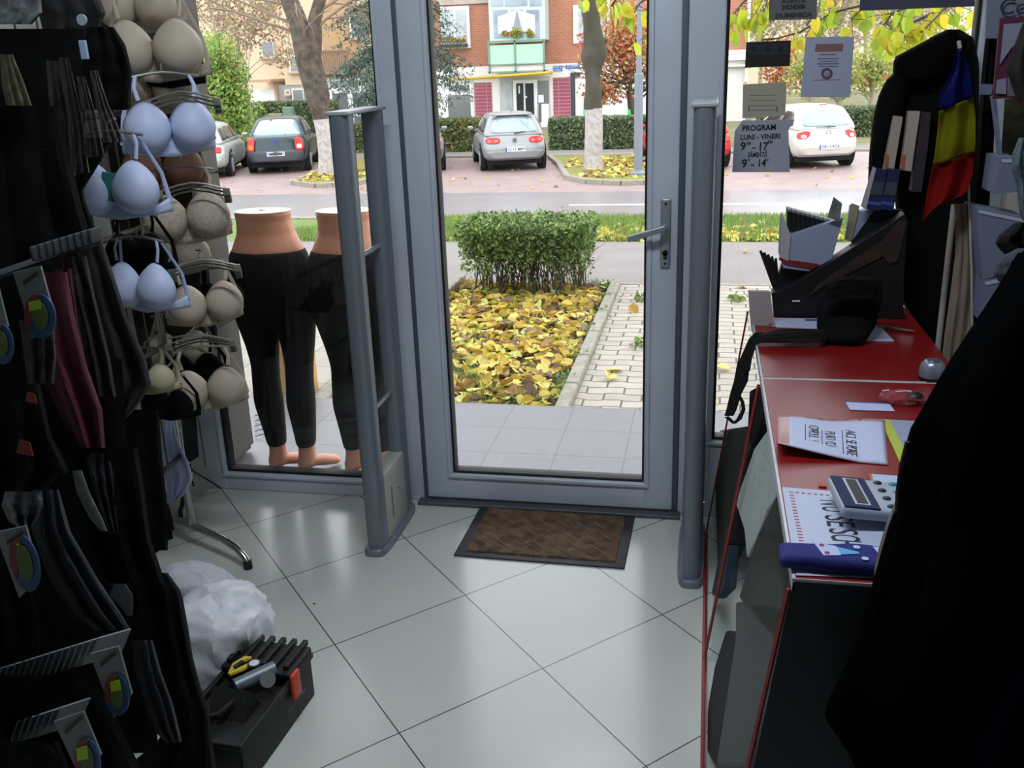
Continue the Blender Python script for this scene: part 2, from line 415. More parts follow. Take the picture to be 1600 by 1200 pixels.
# sloping verge, sloping road, flat parking bay and far ground
def strip(name, ya, za, yb, zb, m_, x=60, th=.3):
    return st(MB().add([(-x, ya, za), (x, ya, za), (x, yb, zb), (-x, yb, zb), (-x, ya, za-th), (x, ya, za-th), (x, yb, zb-th), (-x, yb, zb-th)],
        [(0, 1, 2, 3), (7, 6, 5, 4), (0, 4, 5, 1), (2, 6, 7, 3), (1, 5, 6, 2), (0, 3, 7, 4)]).build(name, m_))
strip('verge_ground', 9.5, -.12, 14.5, -.66, grassg)
roadm = mat('wet_road_asphalt', '#7f7d81', .28, var=.06, scale=1.5, bump=.15, bscale=40)
strip('road', 14.5, -.75, 20.7, -1.05, roadm)
kerb('trim_road_kerb', [(-40, 14.55), (40, 14.55)], .15, .22, -.85)
park = mat('parking_paving', '#8a7775', .55, var=.1, scale=2, bump=.2, bscale=30)
strip('parking_ground', 20.7, -1.05, 29, -1.05, park)
strip('far_sidewalk', 29, -1.0, 30.5, -1.0, asph)
kerb('trim_far_kerb', [(-40, 29), (40, 29)], .12, .12, -1.1)
strip('far_ground', 30.5, -1.04, 120, -1.04, mat('far_lawn', '#6c6a4a', .95, var=.25, scale=1.5), x=90)
# white line on the road
st(MB().box(-2.5, 30, 17.55, 17.67, -.905, -.895, ).build('road_line', mat('road_paint', '#d8d8d8', .6)))
# two planted islands with stone kerbs
grass2 = mat('island_grass', '#6c7638', .95, col2='#86763c', scale=1.2)
def island(name, pts, label=None):
    poly = [Vector((x, y, -1.05)) for x, y in pts]
    st(MB().prism(poly, (0, 0, .09)).build(name+'_ground', grass2))
    kerb('trim_'+name+'_kerb', pts+[pts[0]], .14, .12, -1.06)
island('left_island', [(-10.6, 25.8), (-10.2, 22.6), (-9.3, 21.9), (-8.5, 22.1), (-8.2, 23.2), (-9.4, 28.6), (-11.5, 28.6)])
island('right_island', [(-4.0, 26.2), (-3.3, 23.0), (-2.7, 22.1), (-1.9, 21.75), (-.9, 21.9), (-.3, 22.8), (-2.2, 28.4), (-4.6, 28.4)])
# ------------------------------------------------------------------ CARS (origin: rear centre on the ground, +y forward)
tyre = mat('tyre_rubber', '#101114', .8); rimm = mat('silver_wheel_trim', '#9da3a5', .35, .4)
carglass = mat('car_window_glass', '#8fa0a8', .08, .0, spec=.9)
darkglass = mat('dark_car_window', '#2a3338', .08, spec=.9)
redlamp = mat('red_tail_lamp', '#d8201c', .25); amber = mat('amber_lamp', '#e8731e', .3); clearl = mat('clear_lamp', '#e8dcdc', .3)
chromed = mat('badge_metal', '#7f8890', .3, .7)
ROOTCARS = []
def make_car(name, label, paint, px, py, rz, L=4.2, W=1.75, H=1.48, kind='hatch', belt=.92, bumper=None, lampshape='golf', platet='', group=None, detail=True, glass=None, steel=False):
    loc = PZ(px, py, -1.05)
    root = thing(name, label, 'car', loc, rz, group)
    hw = W/2; trunk = .85 if kind == 'sedan' else 0
    def low(u, v, w_):                      # unit cube to lower body
        y = (v+1)/2*L; t = (w_+1)/2
        zt = interp([(0, belt+.03), (trunk+.2, belt+.03), (L*.68, belt+.0), (L*.74, belt-.06), (L*.95, belt-.22), (L, belt-.32)], y)[0]
        zb = interp([(0, .32), (.5, .22), (L-.5, .2), (L, .25)], y)[0]
        z = lerp(zb, zt, t)
        half = hw*interp([(0, .93), (.25, .985), (.5, 1), (.75, .985), (1, .93)], t)[0]
        e = abs(v)**7; half *= 1-.11*e
        bulge = (1-abs(v)**.5) if False else 0
        yy = y
        if v < -.6: yy += .14*(abs(u)**2.6)*(-v-.6)/.4 + (.10*max(0, t-.50)/.5 - .05*max(0, .5-abs(t-.35))/.5)*(-v-.6)/.4
        if v > .6: yy -= .30*(abs(u)**2.6)*(v-.6)/.4
        return (u*half, yy, z)
    if kind == 'hatch': gy0, gy1, gf0, gf1 = .10, .50, L*.74, L*.52
    else: gy0, gy1, gf0, gf1 = .62, 1.22, L*.75, L*.55
    if kind == 'wagon': gy0, gy1 = .10, .35
    zr = H-.03
    def up(u, v, w_):
        t = (w_+1)/2; s = (v+1)/2
        y = lerp(lerp(gy0, gy1, t**1.25), lerp(gf0, gf1, t), s)
        half = hw*lerp(.93, .70, t**1.35)*(1-.05*abs(v)**5)
        z = lerp(belt-.04, H-.035*v*v, t)-.05*(abs(u)**3)*t
        if v < -.6: y += .10*(abs(u)**2.4)*(-v-.6)/.4
        if v > .6: y -= .16*(abs(u)**2.4)*(v-.6)/.4
        return (u*half, y, z)
    MB().rbox(-hw, hw, 0, L, .2, belt, r=.16, n=5, f=low, k=7).build('body', paint, root, smooth=True)
    MB().rbox(-.7, .7, 0, 2.2, .0, .55, r=.07, n=4, f=up, k=5).build('cabin', paint, root, smooth=True)
    def patch(fn, face, c0, c1, h0, h1, pw=.35, off=.008, skew=0, n=28, rr=4):
        m = MB(); vs = []; fs = []
        for j in range(rr+1):
            q = j/rr
            for i in range(n):
                a = 2*PI*i/n; c, s = math.cos(a), math.sin(a)
                x = math.copysign(abs(c)**pw, c)*q; y = math.copysign(abs(s)**pw, s)*q
                uu = c0+h0*x*(1-skew*y); ww = c1+h1*y
                if face == 'rear': p = Vector(fn(uu, -1, ww)); p.y -= off
                elif face == 'front': p = Vector(fn(uu, 1, ww)); p.y += off
                else:
                    sg = 1 if face == 'right' else -1
                    p = Vector(fn(sg, uu, ww)); p.x += sg*off
                vs.append(p)
        for j in range(rr):
            for i in range(n): fs.append((j*n+i, (j+1)*n+i, (j+1)*n+(i+1) % n, j*n+(i+1) % n))
        m.add(vs, fs); return m
    g = glass or carglass
    patch(up, 'rear', 0, .02, .86 if kind == 'sedan' else .80, .80 if kind == 'sedan' else .68, pw=.22 if kind == 'sedan' else .28, off=.006, skew=.04).build('rear_window', g, root, smooth=True, solid=.006)
    patch(up, 'front', 0, .0, .84, .75, pw=.25).build('windscreen', g, root, smooth=True, solid=.006)
    for sd in ('left', 'right'):
        for (c, h) in (((-.52, .33), (.28, .40)) if kind != 'wagon' else ((-.72, .2), (-.1, .34), (.55, .26))):
            patch(up, sd, c, .05, h, .62, pw=.3, skew=.10).build('side_window', darkglass, root, smooth=True, solid=.006)
    # wheels
    r = .31
    for sx in (-1, 1):
        for y in (.72 if kind == 'hatch' else .85, L-.82):
            wq = MB(); x0 = sx*(hw-.21); x1 = sx*(hw-.0)
            xs = sorted((x0, x1))
            wq.tube([(xs[0], y, r), (xs[0]+.02, y, r), (xs[1]-.02, y, r), (xs[1], y, r)], [r-.03, r, r, r-.03], 26)
            wo = wq.build('wheel', tyre, root, smooth=True)
            if detail:
                rm = MB(); rm.tube([(x1, y, r), (x1+sx*.008, y, r)], [r*.66, r*.60], 22)
                for k in range(7):
                    a = 2*PI*k/7; rm.box(-.006, .006, r*.12, r*.62, -.02, .02, M=T(x1+sx*.010, y, r) @ RX(a))
                rm.build('wheel_trim', rimm, wo, smooth=False)
    m = MB(); 
    for sx in (-1, 1):
        for y in (.72 if kind == 'hatch' else .85, L-.82):
            x = sx*(hw-.012); m.tube([(x-sx*.1, y, r+.04), (x+sx*.004, y, r+.04)], [r+.075, r+.075], 24)
    m.box(-hw+.15, hw-.15, .25, L-.3, .17, .34); m.build('wheel_arch_and_underbody', mat('underbody_black', '#0b0c0e', .9), root)
    for sx in (-1, 1):
        mm = MB(); mm.rbox(-.085, .085, -.05, .05, -.055, .055, r=.045, n=4, M=T(sx*(hw+.09), L*.66, belt+.06)); mm.box(sx*(hw-.08)-.04, sx*(hw-.08)+.08, L*.66-.02, L*.66+.02, belt-.01, belt+.04)
        mo = mm.build('wing_mirror', paint, root, smooth=True)
    if bumper:
        patch(low, 'rear', 0, -.50, .985, .42, pw=.2, off=.03).build('rear_bumper', bumper, root, smooth=True, solid=.03)
    elif detail:
        patch(low, 'rear', 0, -.62, .97, .30, pw=.25, off=.02).build('rear_bumper', paint, root, smooth=True, solid=.02)
    # lamps
    for sx in (-1, 1):
        if lampshape == 'golf':
            lo = patch(low, 'rear', sx*.74, .50, .25, .24, pw=.8, off=.012).build('tail_light', redlamp, root, smooth=True, solid=.02)
            for q in (.63, .86): patch(low, 'rear', sx*q, .47, .07, .10, pw=1, off=.026, rr=2, n=16).build('lamp_lens', mat('lamp_lens_pink', '#e86a62', .2), lo, smooth=True)
        elif lampshape == 'sedan':
            lo = patch(low, 'rear', sx*.86, .38, .13, .50, pw=.4, off=.04, skew=-.25*sx*0).build('tail_light', redlamp, root, smooth=True, solid=.02)
            patch(low, 'rear', sx*.86, .22, .08, .16, pw=.7, off=.055, rr=2, n=16).build('indicator_lens', amber if sx < 0 else clearl, lo, smooth=True)
        elif lampshape == 'corsa':
            m = MB(); P_ = [(.60, .62), (.76, .66), (.97, .50), (.99, .25), (.94, .12), (.74, .10), (.60, .32)]
            pts = []
            for (u, w_) in P_:
                p = Vector(low(sx*u, -1, w_+.12)); p.y -= .015; pts.append(p)
            if sx < 0: pts.reverse()
            m.prism(pts, (0, .04, 0)); lo = m.build('tail_light', redlamp, root, bevel=.008)
            patch(low, 'rear', sx*.80, .40, .08, .12, pw=.8, off=.03, rr=2, n=16).build('indicator_lens', clearl, lo, smooth=True)
        else:
            patch(low, 'rear', sx*.80, .38, .17, .22, pw=.3, off=.02).build('tail_light', redlamp, root, smooth=True, solid=.02)
    # plate
    if detail:
        pz = -.20 if lampshape != 'corsa' else -.35
        if kind == 'sedan': pz = -.33
        p = Vector(low(0, -1, pz)); yb = -.075
        pl = MB().box(-.26, .26, yb-.012, yb+.05, p.z-.056, p.z+.056).build('number_plate', mat('number_plate_white', '#cfd3da', .5), root)
        MB().box(-.26, -.225, yb-.0135, yb-.012, p.z-.054, p.z+.054).build('country_strip', mat('plate_blue', '#27408c', .5), pl)
        if platet: text(platet, .095, INK, pl, T(.02, yb-.0135, p.z) @ RX(PI/2), 'plate_lettering', width=.44, bold=.001)
    index_loc = root
    root['low'] = 1; del root['low']
    return root, low, up, patch
CR = R(17.5)
silver = mat('silver_car_paint', '#8e9193', .3, .25); logan = mat('dark_teal_car_paint', '#2f3c42', .25, .3)
greyb = mat('dark_grey_bumper', '#474d53', .6); redp = mat('red_car_paint', '#c8202a', .3); whitep = mat('white_car_paint', '#bdbbb4', .3)
greysil = mat('grey_silver_car_paint', '#aab0ac', .3, .2)
# silver hatchback in the middle of the door glass
c1, lo1, up1, pa1 = make_car('hatchback_car', 'silver hatchback parked with its tail to the street, seen through the door glass', silver, 806, 268, CR, 4.2, 1.76, 1.48, 'hatch', .93, None, 'golf', 'CJ 11 MEP')
bz = lo1(0, -1, .52)
b = MB(); b.tube([(0, .015, bz[2]), (0, -.012, bz[2])], [.062, .058], 24); bb = b.build('round_badge', chromed, c1, smooth=True, label='round metal badge')
text('V', .055, INK, bb, T(0, -.014, bz[2]+.02) @ RX(PI/2), 'badge_lettering'); text('W', .055, INK, bb, T(0, -.014, bz[2]-.018) @ RX(PI/2), 'badge_lettering')
b = MB(); b.tube([(0, .10, .97), (.20, .11, 1.0), (.30, .12, 1.0)], [.016, .012, .008], 6); b.build('wiper', BLACKP, c1)
b = MB(); b.tube([(0, .78, 1.47), (0, .62, 1.62)], [.008, .004], 6); b.build('roof_aerial', BLACKP, c1)
b = MB(); b.rbox(-.56, .56, .40, .52, 1.405, 1.425, .008); b.build('roof_spoiler', mat('spoiler_dark_grey', '#4c4f52', .4), c1)  # dark grey strip along the rear edge of the roof
# dark saloon
c2, lo2, up2, pa2 = make_car('saloon_car', 'dark green-grey saloon with blue badge and red tail lights beside the whitewashed forked tree', logan, 434, 272, CR, 4.25, 1.74, 1.50, 'sedan', .98, greyb, 'sedan', 'HD 10 VVD')
b = MB(); p = lo2(0, -1, .62); b.prism([(-.045, p[1]-.01, p[2]+.055), (-.05, p[1]-.01, p[2]-.01), (0, p[1]-.01, p[2]-.065), (.05, p[1]-.01, p[2]-.01), (.045, p[1]-.01, p[2]+.055)], (0, -.012, 0)); b.build('shield_badge', mat('blue_badge', '#2c49a8', .3), c2, label='blue shield badge')
b = MB(); b.ell((0, p[1]-.01, p[2]-.17), (.022, .01, .022), 10, 6); b.build('boot_lock', chromed, c2)
text('LOGAN', .045, chromed, c2, T(.55, p[1]+.03, p[2]+.07) @ RX(PI/2), 'model_lettering'); text('DACIA', .045, chromed, c2, T(-.55, p[1]+.03, p[2]+.07) @ RX(PI/2), 'maker_lettering')
# silver estate at far left, only its right side shows
c3, *_ = make_car('estate_car', 'grey-silver car at the far left, half hidden by the shop pillar', greysil, 306, 282, CR, 4.4, 1.76, 1.45, 'wagon', .93, None, 'plain', '')
# grey car mostly behind the door frame
c4, *_ = make_car('hatchback_car', 'silver car hidden behind the door frame except its red light and right rear wheel', silver, 648, 271, CR, 4.1, 1.74, 1.46, 'hatch', .93, greyb, 'plain', '')
# red car behind the lamp post and gate
c5, *_ = make_car('hatchback_car', 'red car behind the street lamp, seen on both sides of the door frame', redp, 1098, 266, CR, 4.0, 1.66, 1.42, 'hatch', .90, None, 'plain', '')
# white small hatchback
c6, lo6, up6, pa6 = make_car('hatchback_car', 'white rounded small hatchback parked behind the handwritten opening-hours paper', whitep, 1292, 264, CR, 4.0, 1.72, 1.49, 'hatch', .95, None, 'corsa', 'DB 15 RCA')
b = MB(); p = lo6(0, -1, .62)
ring = [(math.cos(a)*.055, p[1]-.015, p[2]+math.sin(a)*.055) for a in [2*PI*i/20 for i in range(21)]]
b.tube(ring, .007, 6, False); b.build('ring_badge', chromed, c6); 
b = MB(); b.rbox(-.10, .10, p[1]-.02, p[1], p[2]-.16, p[2]-.125, .01); b.build('boot_handle', chromed, c6)
b = MB(); b.rbox(-.09, .09, .45, .52, 1.475, 1.50, .01); b.build('high_brake_light', redlamp, c6)
b = MB(); b.tube([(-.02, .08, .985), (.2, .1, .99), (-.3, .1, .99)], [.014, .010, .008], 6); b.build('wiper', BLACKP, c6)

# ------------------------------------------------------------------ TREES AND FOLIAGE
def leafcloud(mb, n, sampler, size, jit=.4, drop=0.0, long=1.6):
    for _ in range(n):
        p = sampler()
        if p is None: continue
        s = size*random.uniform(1-jit, 1+jit)
        a = Vector((random.gauss(0, 1), random.gauss(0, 1), random.gauss(0, 1)-drop)).normalized()
        b = a.cross(Vector((random.gauss(0, 1), random.gauss(0, 1), random.gauss(0, 1)))).normalized()
        p = Vector(p); a = a*s*long/2; b = b*s/2; n_ = a.cross(b).normalized()*s*.12
        mb.add([p-a, p-a*.1+b+n_, p+a, p-a*.1-b+n_], [(0, 1, 2), (0, 2, 3)])
def ellsamp(c, r, shell=.5):
    def f():
        d = Vector((random.gauss(0, 1), random.gauss(0, 1), random.gauss(0, 1))).normalized()*random.uniform(shell, 1)
        return (c[0]+d.x*r[0], c[1]+d.y*r[1], c[2]+d.z*r[2])
    return f
def branch(mb, p, d, length, r, depth, spread=.6, droop=0.0, segs=5, kids=3, tips=None):
    pts = [Vector(p)]; d = Vector(d).normalized(); rs = [r]
    for i in range(segs):
        d = (d+Vector((random.gauss(0, .10), random.gauss(0, .10), random.gauss(0, .08)-droop))).normalized()
        pts.append(pts[-1]+d*length/segs); rs.append(r*(1-.55*(i+1)/segs))
    mb.tube(pts, rs, 8 if r > .03 else 5)
    if tips is not None and depth == 0: tips += pts[1:]
    if depth > 0:
        for k in range(kids):
            i = random.randint(max(1, segs//2-1), segs); x, y = frame_of(d); a = random.uniform(0, 2*PI)
            nd = (d+(x*math.cos(a)+y*math.sin(a))*spread*random.uniform(.6, 1.4)).normalized()
            branch(mb, pts[i], nd, length*random.uniform(.55, .75), rs[i]*.6, depth-1, spread, droop, segs, kids, tips)
bark = mat('tree_bark', '#3a332c', .9, col2='#5c5246', scale=6, bump=1.0, bscale=14)
barkg = mat('mossy_bark', '#4a443e', .9, col2='#33381f', scale=2.2, bump=.9, bscale=10)
lime = mat('whitewash', '#a8a09e', .9, var=.2, scale=12, bump=.6, bscale=20)
def knobby(c, r, z0, z1, n, amp=.08, lean=(0, 0), sw=None):
    "uneven trunk: rings with noise"
    m = MB(); vs = []; fs = []; k = 20
    for i in range(n+1):
        t = i/n; z = lerp(z0, z1, t); rr = interp(r, t)[0]
        for j in range(k):
            a = 2*PI*j/k; q = 1+amp*noise.noise(Vector((math.cos(a)*1.3, math.sin(a)*1.3, z*1.5+c[0])))*2
            vs.append((c[0]+lean[0]*(z-z0)+rr*q*math.cos(a), c[1]+lean[1]*(z-z0)+rr*q*math.sin(a), z))
    for i in range(n):
        for j in range(k): fs.append((i*k+j, i*k+(j+1) % k, (i+1)*k+(j+1) % k, (i+1)*k+j))
    fs += [tuple(range(k-1, -1, -1)), tuple(range(n*k, n*k+k))]
    return m.add(vs, fs)
# right whitewashed tree
tp = PZ(928, 266, -1.0)
t1 = thing('street_tree', 'thick straight tree with whitewashed base in front of the brick house', 'tree', tp)
knobby((0, 0), [(0, .27), (.15, .235), (1, .215)], 0, 1.52, 12, .05).build('whitewash', lime, t1, smooth=True, label='whitewashed lower trunk')
knobby((0, 0), [(0, .21), (.20, .20), (.27, .31), (.34, .27), (.42, .22), (.5, .25), (.6, .20), (1, .18)], 1.5, 6.2, 44, .18, (-.012, 0)).build('trunk', barkg, t1, smooth=True)
m = MB()
m.tube([(.10, 0, 3.0), (.24, 0, 3.05), (.36, -.05, 3.12)], [.12, .09, .02], 8); m.tube([(-.1, 0, 2.75), (-.25, -.04, 2.72)], [.10, .04], 8)
for k in range(5): branch(m, (-.05, 0, 5.9), (random.gauss(0, .5), random.gauss(0, .5), 1), 3, .11, 2)
m.build('branch', barkg, t1, smooth=True)
# left forked leaning tree
tp = PZ(512, 275, -1.0)
t2 = thing('street_tree', 'leaning forked bare tree with whitewashed base beside the dark saloon', 'tree', tp)
Y2 = tp.y
def off2(px, py): p = PY(px, py, Y2); return (p.x-tp.x, 0, p.z-tp.z)
m = MB(); P2 = [off2(*q) for q in ((513, 276), (511, 240), (507, 205), (502, 183))]; m.tube(P2, [.27, .22, .22, .22], 16); m.build('whitewash', lime, t2, smooth=True, label='whitewashed lower trunk')
m = MB(); P2 = [off2(*q) for q in ((503, 186), (497, 150), (489, 120), (480, 85))]; m.tube(P2, [.225, .30, .32, .33], 16)
m.tube([off2(*q) for q in ((482, 92), (472, 60), (466, 35), (452, 0), (440, -30))], [.33, .26, .24, .22, .15], 14)
m.tube([off2(*q) for q in ((486, 100), (491, 65), (492, 30), (500, 0), (506, -40))], [.26, .20, .17, .15, .1], 12)
m.build('trunk', bark, t2, smooth=True)
m = MB()
for (a, d) in (((466, 40), (-1, -.2, .5)), ((455, 10), (-1, 0, .25)), ((470, 55), (-.8, -.4, .6)), ((491, 50), (.9, -.2, .7)), ((450, -5), (-.8, .1, .1)), ((495, 20), (1, 0, .6)), ((460, 20), (-.6, -.3, 1)), ((478, 70), (.4, -.8, .9))):
    branch(m, off2(*a), d, 2.3, .04, 3, .55, .05, 5, 3)
m.build('branch', mat('bare_twigs', '#7b6a5c', .9), t2)
# spruce beyond the door frame
fx = PY(628, 200, 31); t3 = thing('spruce_tree', 'dark spruce with drooping branches showing on both sides of the door frame', 'tree', (fx.x, 31, -1.0))
m = MB(); m.tube([(0, 0, 0), (0, 0, 12)], [.22, .06], 10); m.build('trunk', bark, t3)
m = MB(); tw = MB()
for k in range(210):
    z = random.uniform(1.7, 10.5); a = random.uniform(0, 2*PI); ln = (2.6*(1-max(0, z-2.5)/9.5))*random.uniform(.75, 1.05)*(.75 if z < 2.3 else 1)
    pts = [Vector((math.cos(a)*ln*q, math.sin(a)*ln*q, z+.35*q-.95*q*q)) for q in (0, .25, .5, .75, 1)]
    tw.tube(pts, [.03, .02, .015, .01, .006], 4)
    for q in range(int(170*ln/2)):
        t = random.uniform(.25, 1); i = min(3, int(t*4)); p = pts[i].lerp(pts[i+1], t*4-i)
        p = p+Vector((random.gauss(0, .16), random.gauss(0, .16), -abs(random.gauss(0, .16))))
        leafcloud(m, 1, lambda: p, .042, drop=.8, long=3.2)
m.build('needles', leafmat('spruce_needles', ['#3d5048', '#4a5f54', '#33443f', '#566d5e', '#66806f'], .7, .15), t3); tw.build('branch', bark, t3)
# bright bamboo-like shrub at the left
sh = PZ(345, 222, -1.04); t4 = thing('tall_shrub', 'tall bright yellow-green shrub behind the cars at the left', 'shrub', (PY(352, 180, 31.5).x, 31.5, -1.04))
m = MB(); tw = MB()
for k in range(26):
    a = random.uniform(0, 2*PI); ln = random.uniform(2.6, 4.3); sp = random.uniform(.1, .45)
    tw.tube([(math.cos(a)*.15, math.sin(a)*.15, 0), (math.cos(a)*sp*1.2, math.sin(a)*sp*1.2, ln*.55), (math.cos(a)*sp*2.6, math.sin(a)*sp*2.6, ln*.93)], [.03, .02, .008], 5)
leafcloud(m, 8500, ellsamp((0, 0, 2.3), (1.05, .9, 1.85), .15), .065, long=2.6); leafcloud(m, 2600, ellsamp((.3, 0, 1.2), (1.2, .9, .95), .1), .065, long=2.4)
m.build('foliage', leafmat('bright_shrub_leaves', ['#86ab52', '#94b85e', '#76984e', '#a8bc66', '#688a4c', '#b0a656'], .6, .4), t4); tw.build('stem', bark, t4)
# tall thin reddish trees behind the shrub
for i, (px, hh, lab) in enumerate(((352, 9, 'thin tree with sparse reddish leaves rising behind the tall shrub'), (398, 8, 'slender tree with rusty foliage right of the tall shrub, before the beige house'))):
    p = PY(px, 200, 37+i*2); t = thing('slender_tree', lab, 'tree', (p.x, p.y, -1.04)); m = MB(); tips = []
    branch(m, (0, 0, 0), (0, 0, 1), hh*.75, .06, 0, segs=8)
    for k in range(16): branch(m, (0, 0, random.uniform(2.5, hh*.72)), (random.gauss(0, 1), random.gauss(0, .6), 1.2), 2.0, .02, 1, .6, 0, 4, 3, tips)
    m.build('trunk', mat('pale_bark', '#a39888', .9), t); m = MB(); leafcloud(m, 2600, lambda: Vector(random.choice(tips))+Vector((random.gauss(0, .2), random.gauss(0, .2), random.gauss(0, .2))), .09)
    m.build('foliage', leafmat('rusty_sparse_leaves', ['#a98a78', '#b59a88', '#9a6a55', '#a9a07a', '#8f9a70'], .7, .3), t)
# red-leaved tree at the right of the thick trunk
p = PY(985, 230, 33); t5 = thing('maple_tree', 'small tree with red and yellow autumn leaves behind the street lamp', 'tree', (p.x, 33, -1.04))
m = MB(); tips = []
m.tube([(.1, 0, 0), (.12, 0, .9), (.0, 0, 1.6), (-.1, 0, 2.3)], [.13, .1, .09, .07], 8)
for k in range(22): branch(m, (-.05, 0, random.uniform(1.1, 2.2)), (random.gauss(-.1, 1), random.gauss(0, .7), random.uniform(.1, 1.2)), 1.7, .04, 1, .6, -.02, 4, 3, tips)
m.build('trunk', bark, t5); m = MB()
leafcloud(m, 4200, ellsamp((-.15, 0, 3.1), (1.75, 1.5, 1.75), .1), .085); leafcloud(m, 500, ellsamp((-.9, 0, 1.7), (.9, .8, .5), .1), .09)
m.build('foliage', leafmat('red_autumn_leaves', ['#b8604a', '#c4705a', '#b0584a', '#c09858', '#b8a868', '#a0a860', '#c88068'], .6, .4), t5)
# clipped hedges
hedgem = leafmat('hedge_leaves', ['#64785a', '#72865e', '#586c50', '#808f62', '#8f9668', '#4f6048'], .6, .3)
hedgey = leafmat('hedge_leaves_yellowing', ['#6c7c50', '#7e8a54', '#929058', '#9a8a58', '#5f7048'], .6, .3)
def hedge(name, label, x0, x1, y0, y1, z0, z1, n, mt, size=.07, group=None):
    t = thing(name, label, 'hedge', ((x0+x1)/2, (y0+y1)/2, z0)); m = MB(); hx, hy, hz = (x1-x0)/2, (y1-y0)/2, z1-z0
    def s():
        k = random.random()
        if k < .30: return (random.uniform(-hx, hx), random.uniform(-hy, hy), hz+random.gauss(0, .02))
        if k < .92: return (random.uniform(-hx, hx), -hy+random.gauss(0, .03), random.uniform(.0, hz))
        return (random.choice((-hx, hx)), random.uniform(-hy, hy), random.uniform(0, hz))
    leafcloud(m, n, s, size)
    m.build('foliage', mt, t)
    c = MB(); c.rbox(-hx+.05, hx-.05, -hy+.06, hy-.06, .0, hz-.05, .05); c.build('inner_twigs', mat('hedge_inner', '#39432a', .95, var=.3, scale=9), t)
    return t
hx = lambda px, y: PY(px, 220, y).x
hedge('clipped_hedge', 'clipped green hedge behind the silver hatchback, right of it', hx(858, 31), hx(1128, 31), 31, 31.9, -1.04, -.08, 8500, hedgem)
hedge('clipped_hedge', 'clipped yellowing hedge left of the silver hatchback', hx(660, 31), hx(756, 31), 31, 31.9, -1.04, -.03, 3600, hedgey)
hedge('clipped_hedge', 'loose low hedge under the white windows beside the leaning tree', hx(526, 31), hx(592, 31), 31.6, 32.4, -1.04, -.15, 2600, hedgey)
hedge('clipped_hedge', 'dark hedge in front of the beige house behind the saloon', PY(395, 190, 42).x, PY(520, 190, 42).x, 42, 43, -1.04, .35, 3600, hedgem, .10)
hedge('clipped_hedge', 'hedge running behind the white hatchback to the right', hx(1190, 31), hx(1480, 31)+4, 34, 34.9, -1.04, -.1, 7000, hedgem)

# foreground hedge bush with bare lower stems
bc = (PY(717, 440, 7.05).x, PY(924, 440, 7.05).x)
bt = thing('boxwood_bush', 'low clipped bush with bare stems at the end of the leaf bed', 'bush', ((bc[0]+bc[1])/2, 7.3, -.13))
hxw = (bc[1]-bc[0])/2; ztop = .60
m = MB(); tips = []
for k in range(85):
    x = random.uniform(-hxw*.86, hxw*.86); y = random.uniform(-.2, .22)
    d = Vector((random.gauss(-x*.15, .10), random.gauss(0, .12), 1))
    branch(m, (x, y, 0), d, random.uniform(.26, .34), random.uniform(.004, .010), 2, .35, 0, 4, 3, tips)
m.build('stem', mat('bush_stems', '#4e4236', .9), bt)
m = MB()
def bs():
    for _ in range(40):
        x = random.uniform(-1, 1); y = random.uniform(-1, 1); z = random.random()**.62
        dens = interp([(0, .0), (.18, .03), (.35, .14), (.5, .42), (.65, .95), (1, 1)], z)[0]
        if random.random() < dens:
            edge = abs(x)**8*.0
            return (x*hxw*(1-.10*(1-z)), y*.33, z*(ztop+.03*noise.noise(Vector((x*3, y*2, 0))))+random.gauss(0, .012))
    return (0, 0, .5)
leafcloud(m, 13000, bs, .021, long=1.7)
m.build('foliage', leafmat('bush_leaves', ['#56723a', '#6d8a48', '#48622f', '#86a05c', '#3c5329', '#7c9450', '#94a862'], .45, .3), bt)
# ------------------------------------------------------------------ fallen leaves
yel = leafmat('fallen_leaves', ['#d4be52', '#c8a83c', '#b08c3c', '#dacd74', '#86694a', '#ccbf50', '#a67e48', '#d4c260', '#705846', '#c4ca72', '#cdb24a'], .55, .25)
def leafmesh(curl, seed):
    random.seed(seed); prof = [(0, 0), (.12, .30), (.3, .46), (.5, .44), (.72, .28), (.88, .12), (1, 0)]
    vs = []; fs = []
    for i, (t, w_) in enumerate(prof):
        for s in (-1, 0, 1):
            vs.append(((t-.5), s*w_*(1-.15*abs(curl)), abs(s)*w_*curl*.8+curl*.5*(t-.5)**2*random.uniform(.5, 2)))
    for i in range(len(prof)-1):
        for s in (0, 1): a = i*3+s; fs.append((a, a+1, a+4, a+3))
    b = MB(); b.add(vs, fs); b.tube([(-.5, 0, 0), (-.75, .05, .02)], [.012, .008], 4)
    return b
leaf_protos = [leafmesh(c, i+3) for i, c in enumerate((.25, .5, -.35, .8, .1))]
LV = []
for i, lm in enumerate(leaf_protos):
    me = bpy.data.meshes.new('fallen_leaf'); me.from_pydata(lm.v, [], lm.f); me.materials.append(yel); LV.append(me)
random.seed(21)
def put_leaf(x, y, z, s, label, group, zr=.012):
    o = bpy.data.objects.new('fallen_leaf', random.choice(LV)); C.objects.link(o)
    o.location = (x, y, z); o.scale = (s, s, s); o.rotation_euler = (random.gauss(0, .35), random.gauss(0, .35), random.uniform(0, 2*PI))
    tag(o, label, 'leaf', group)
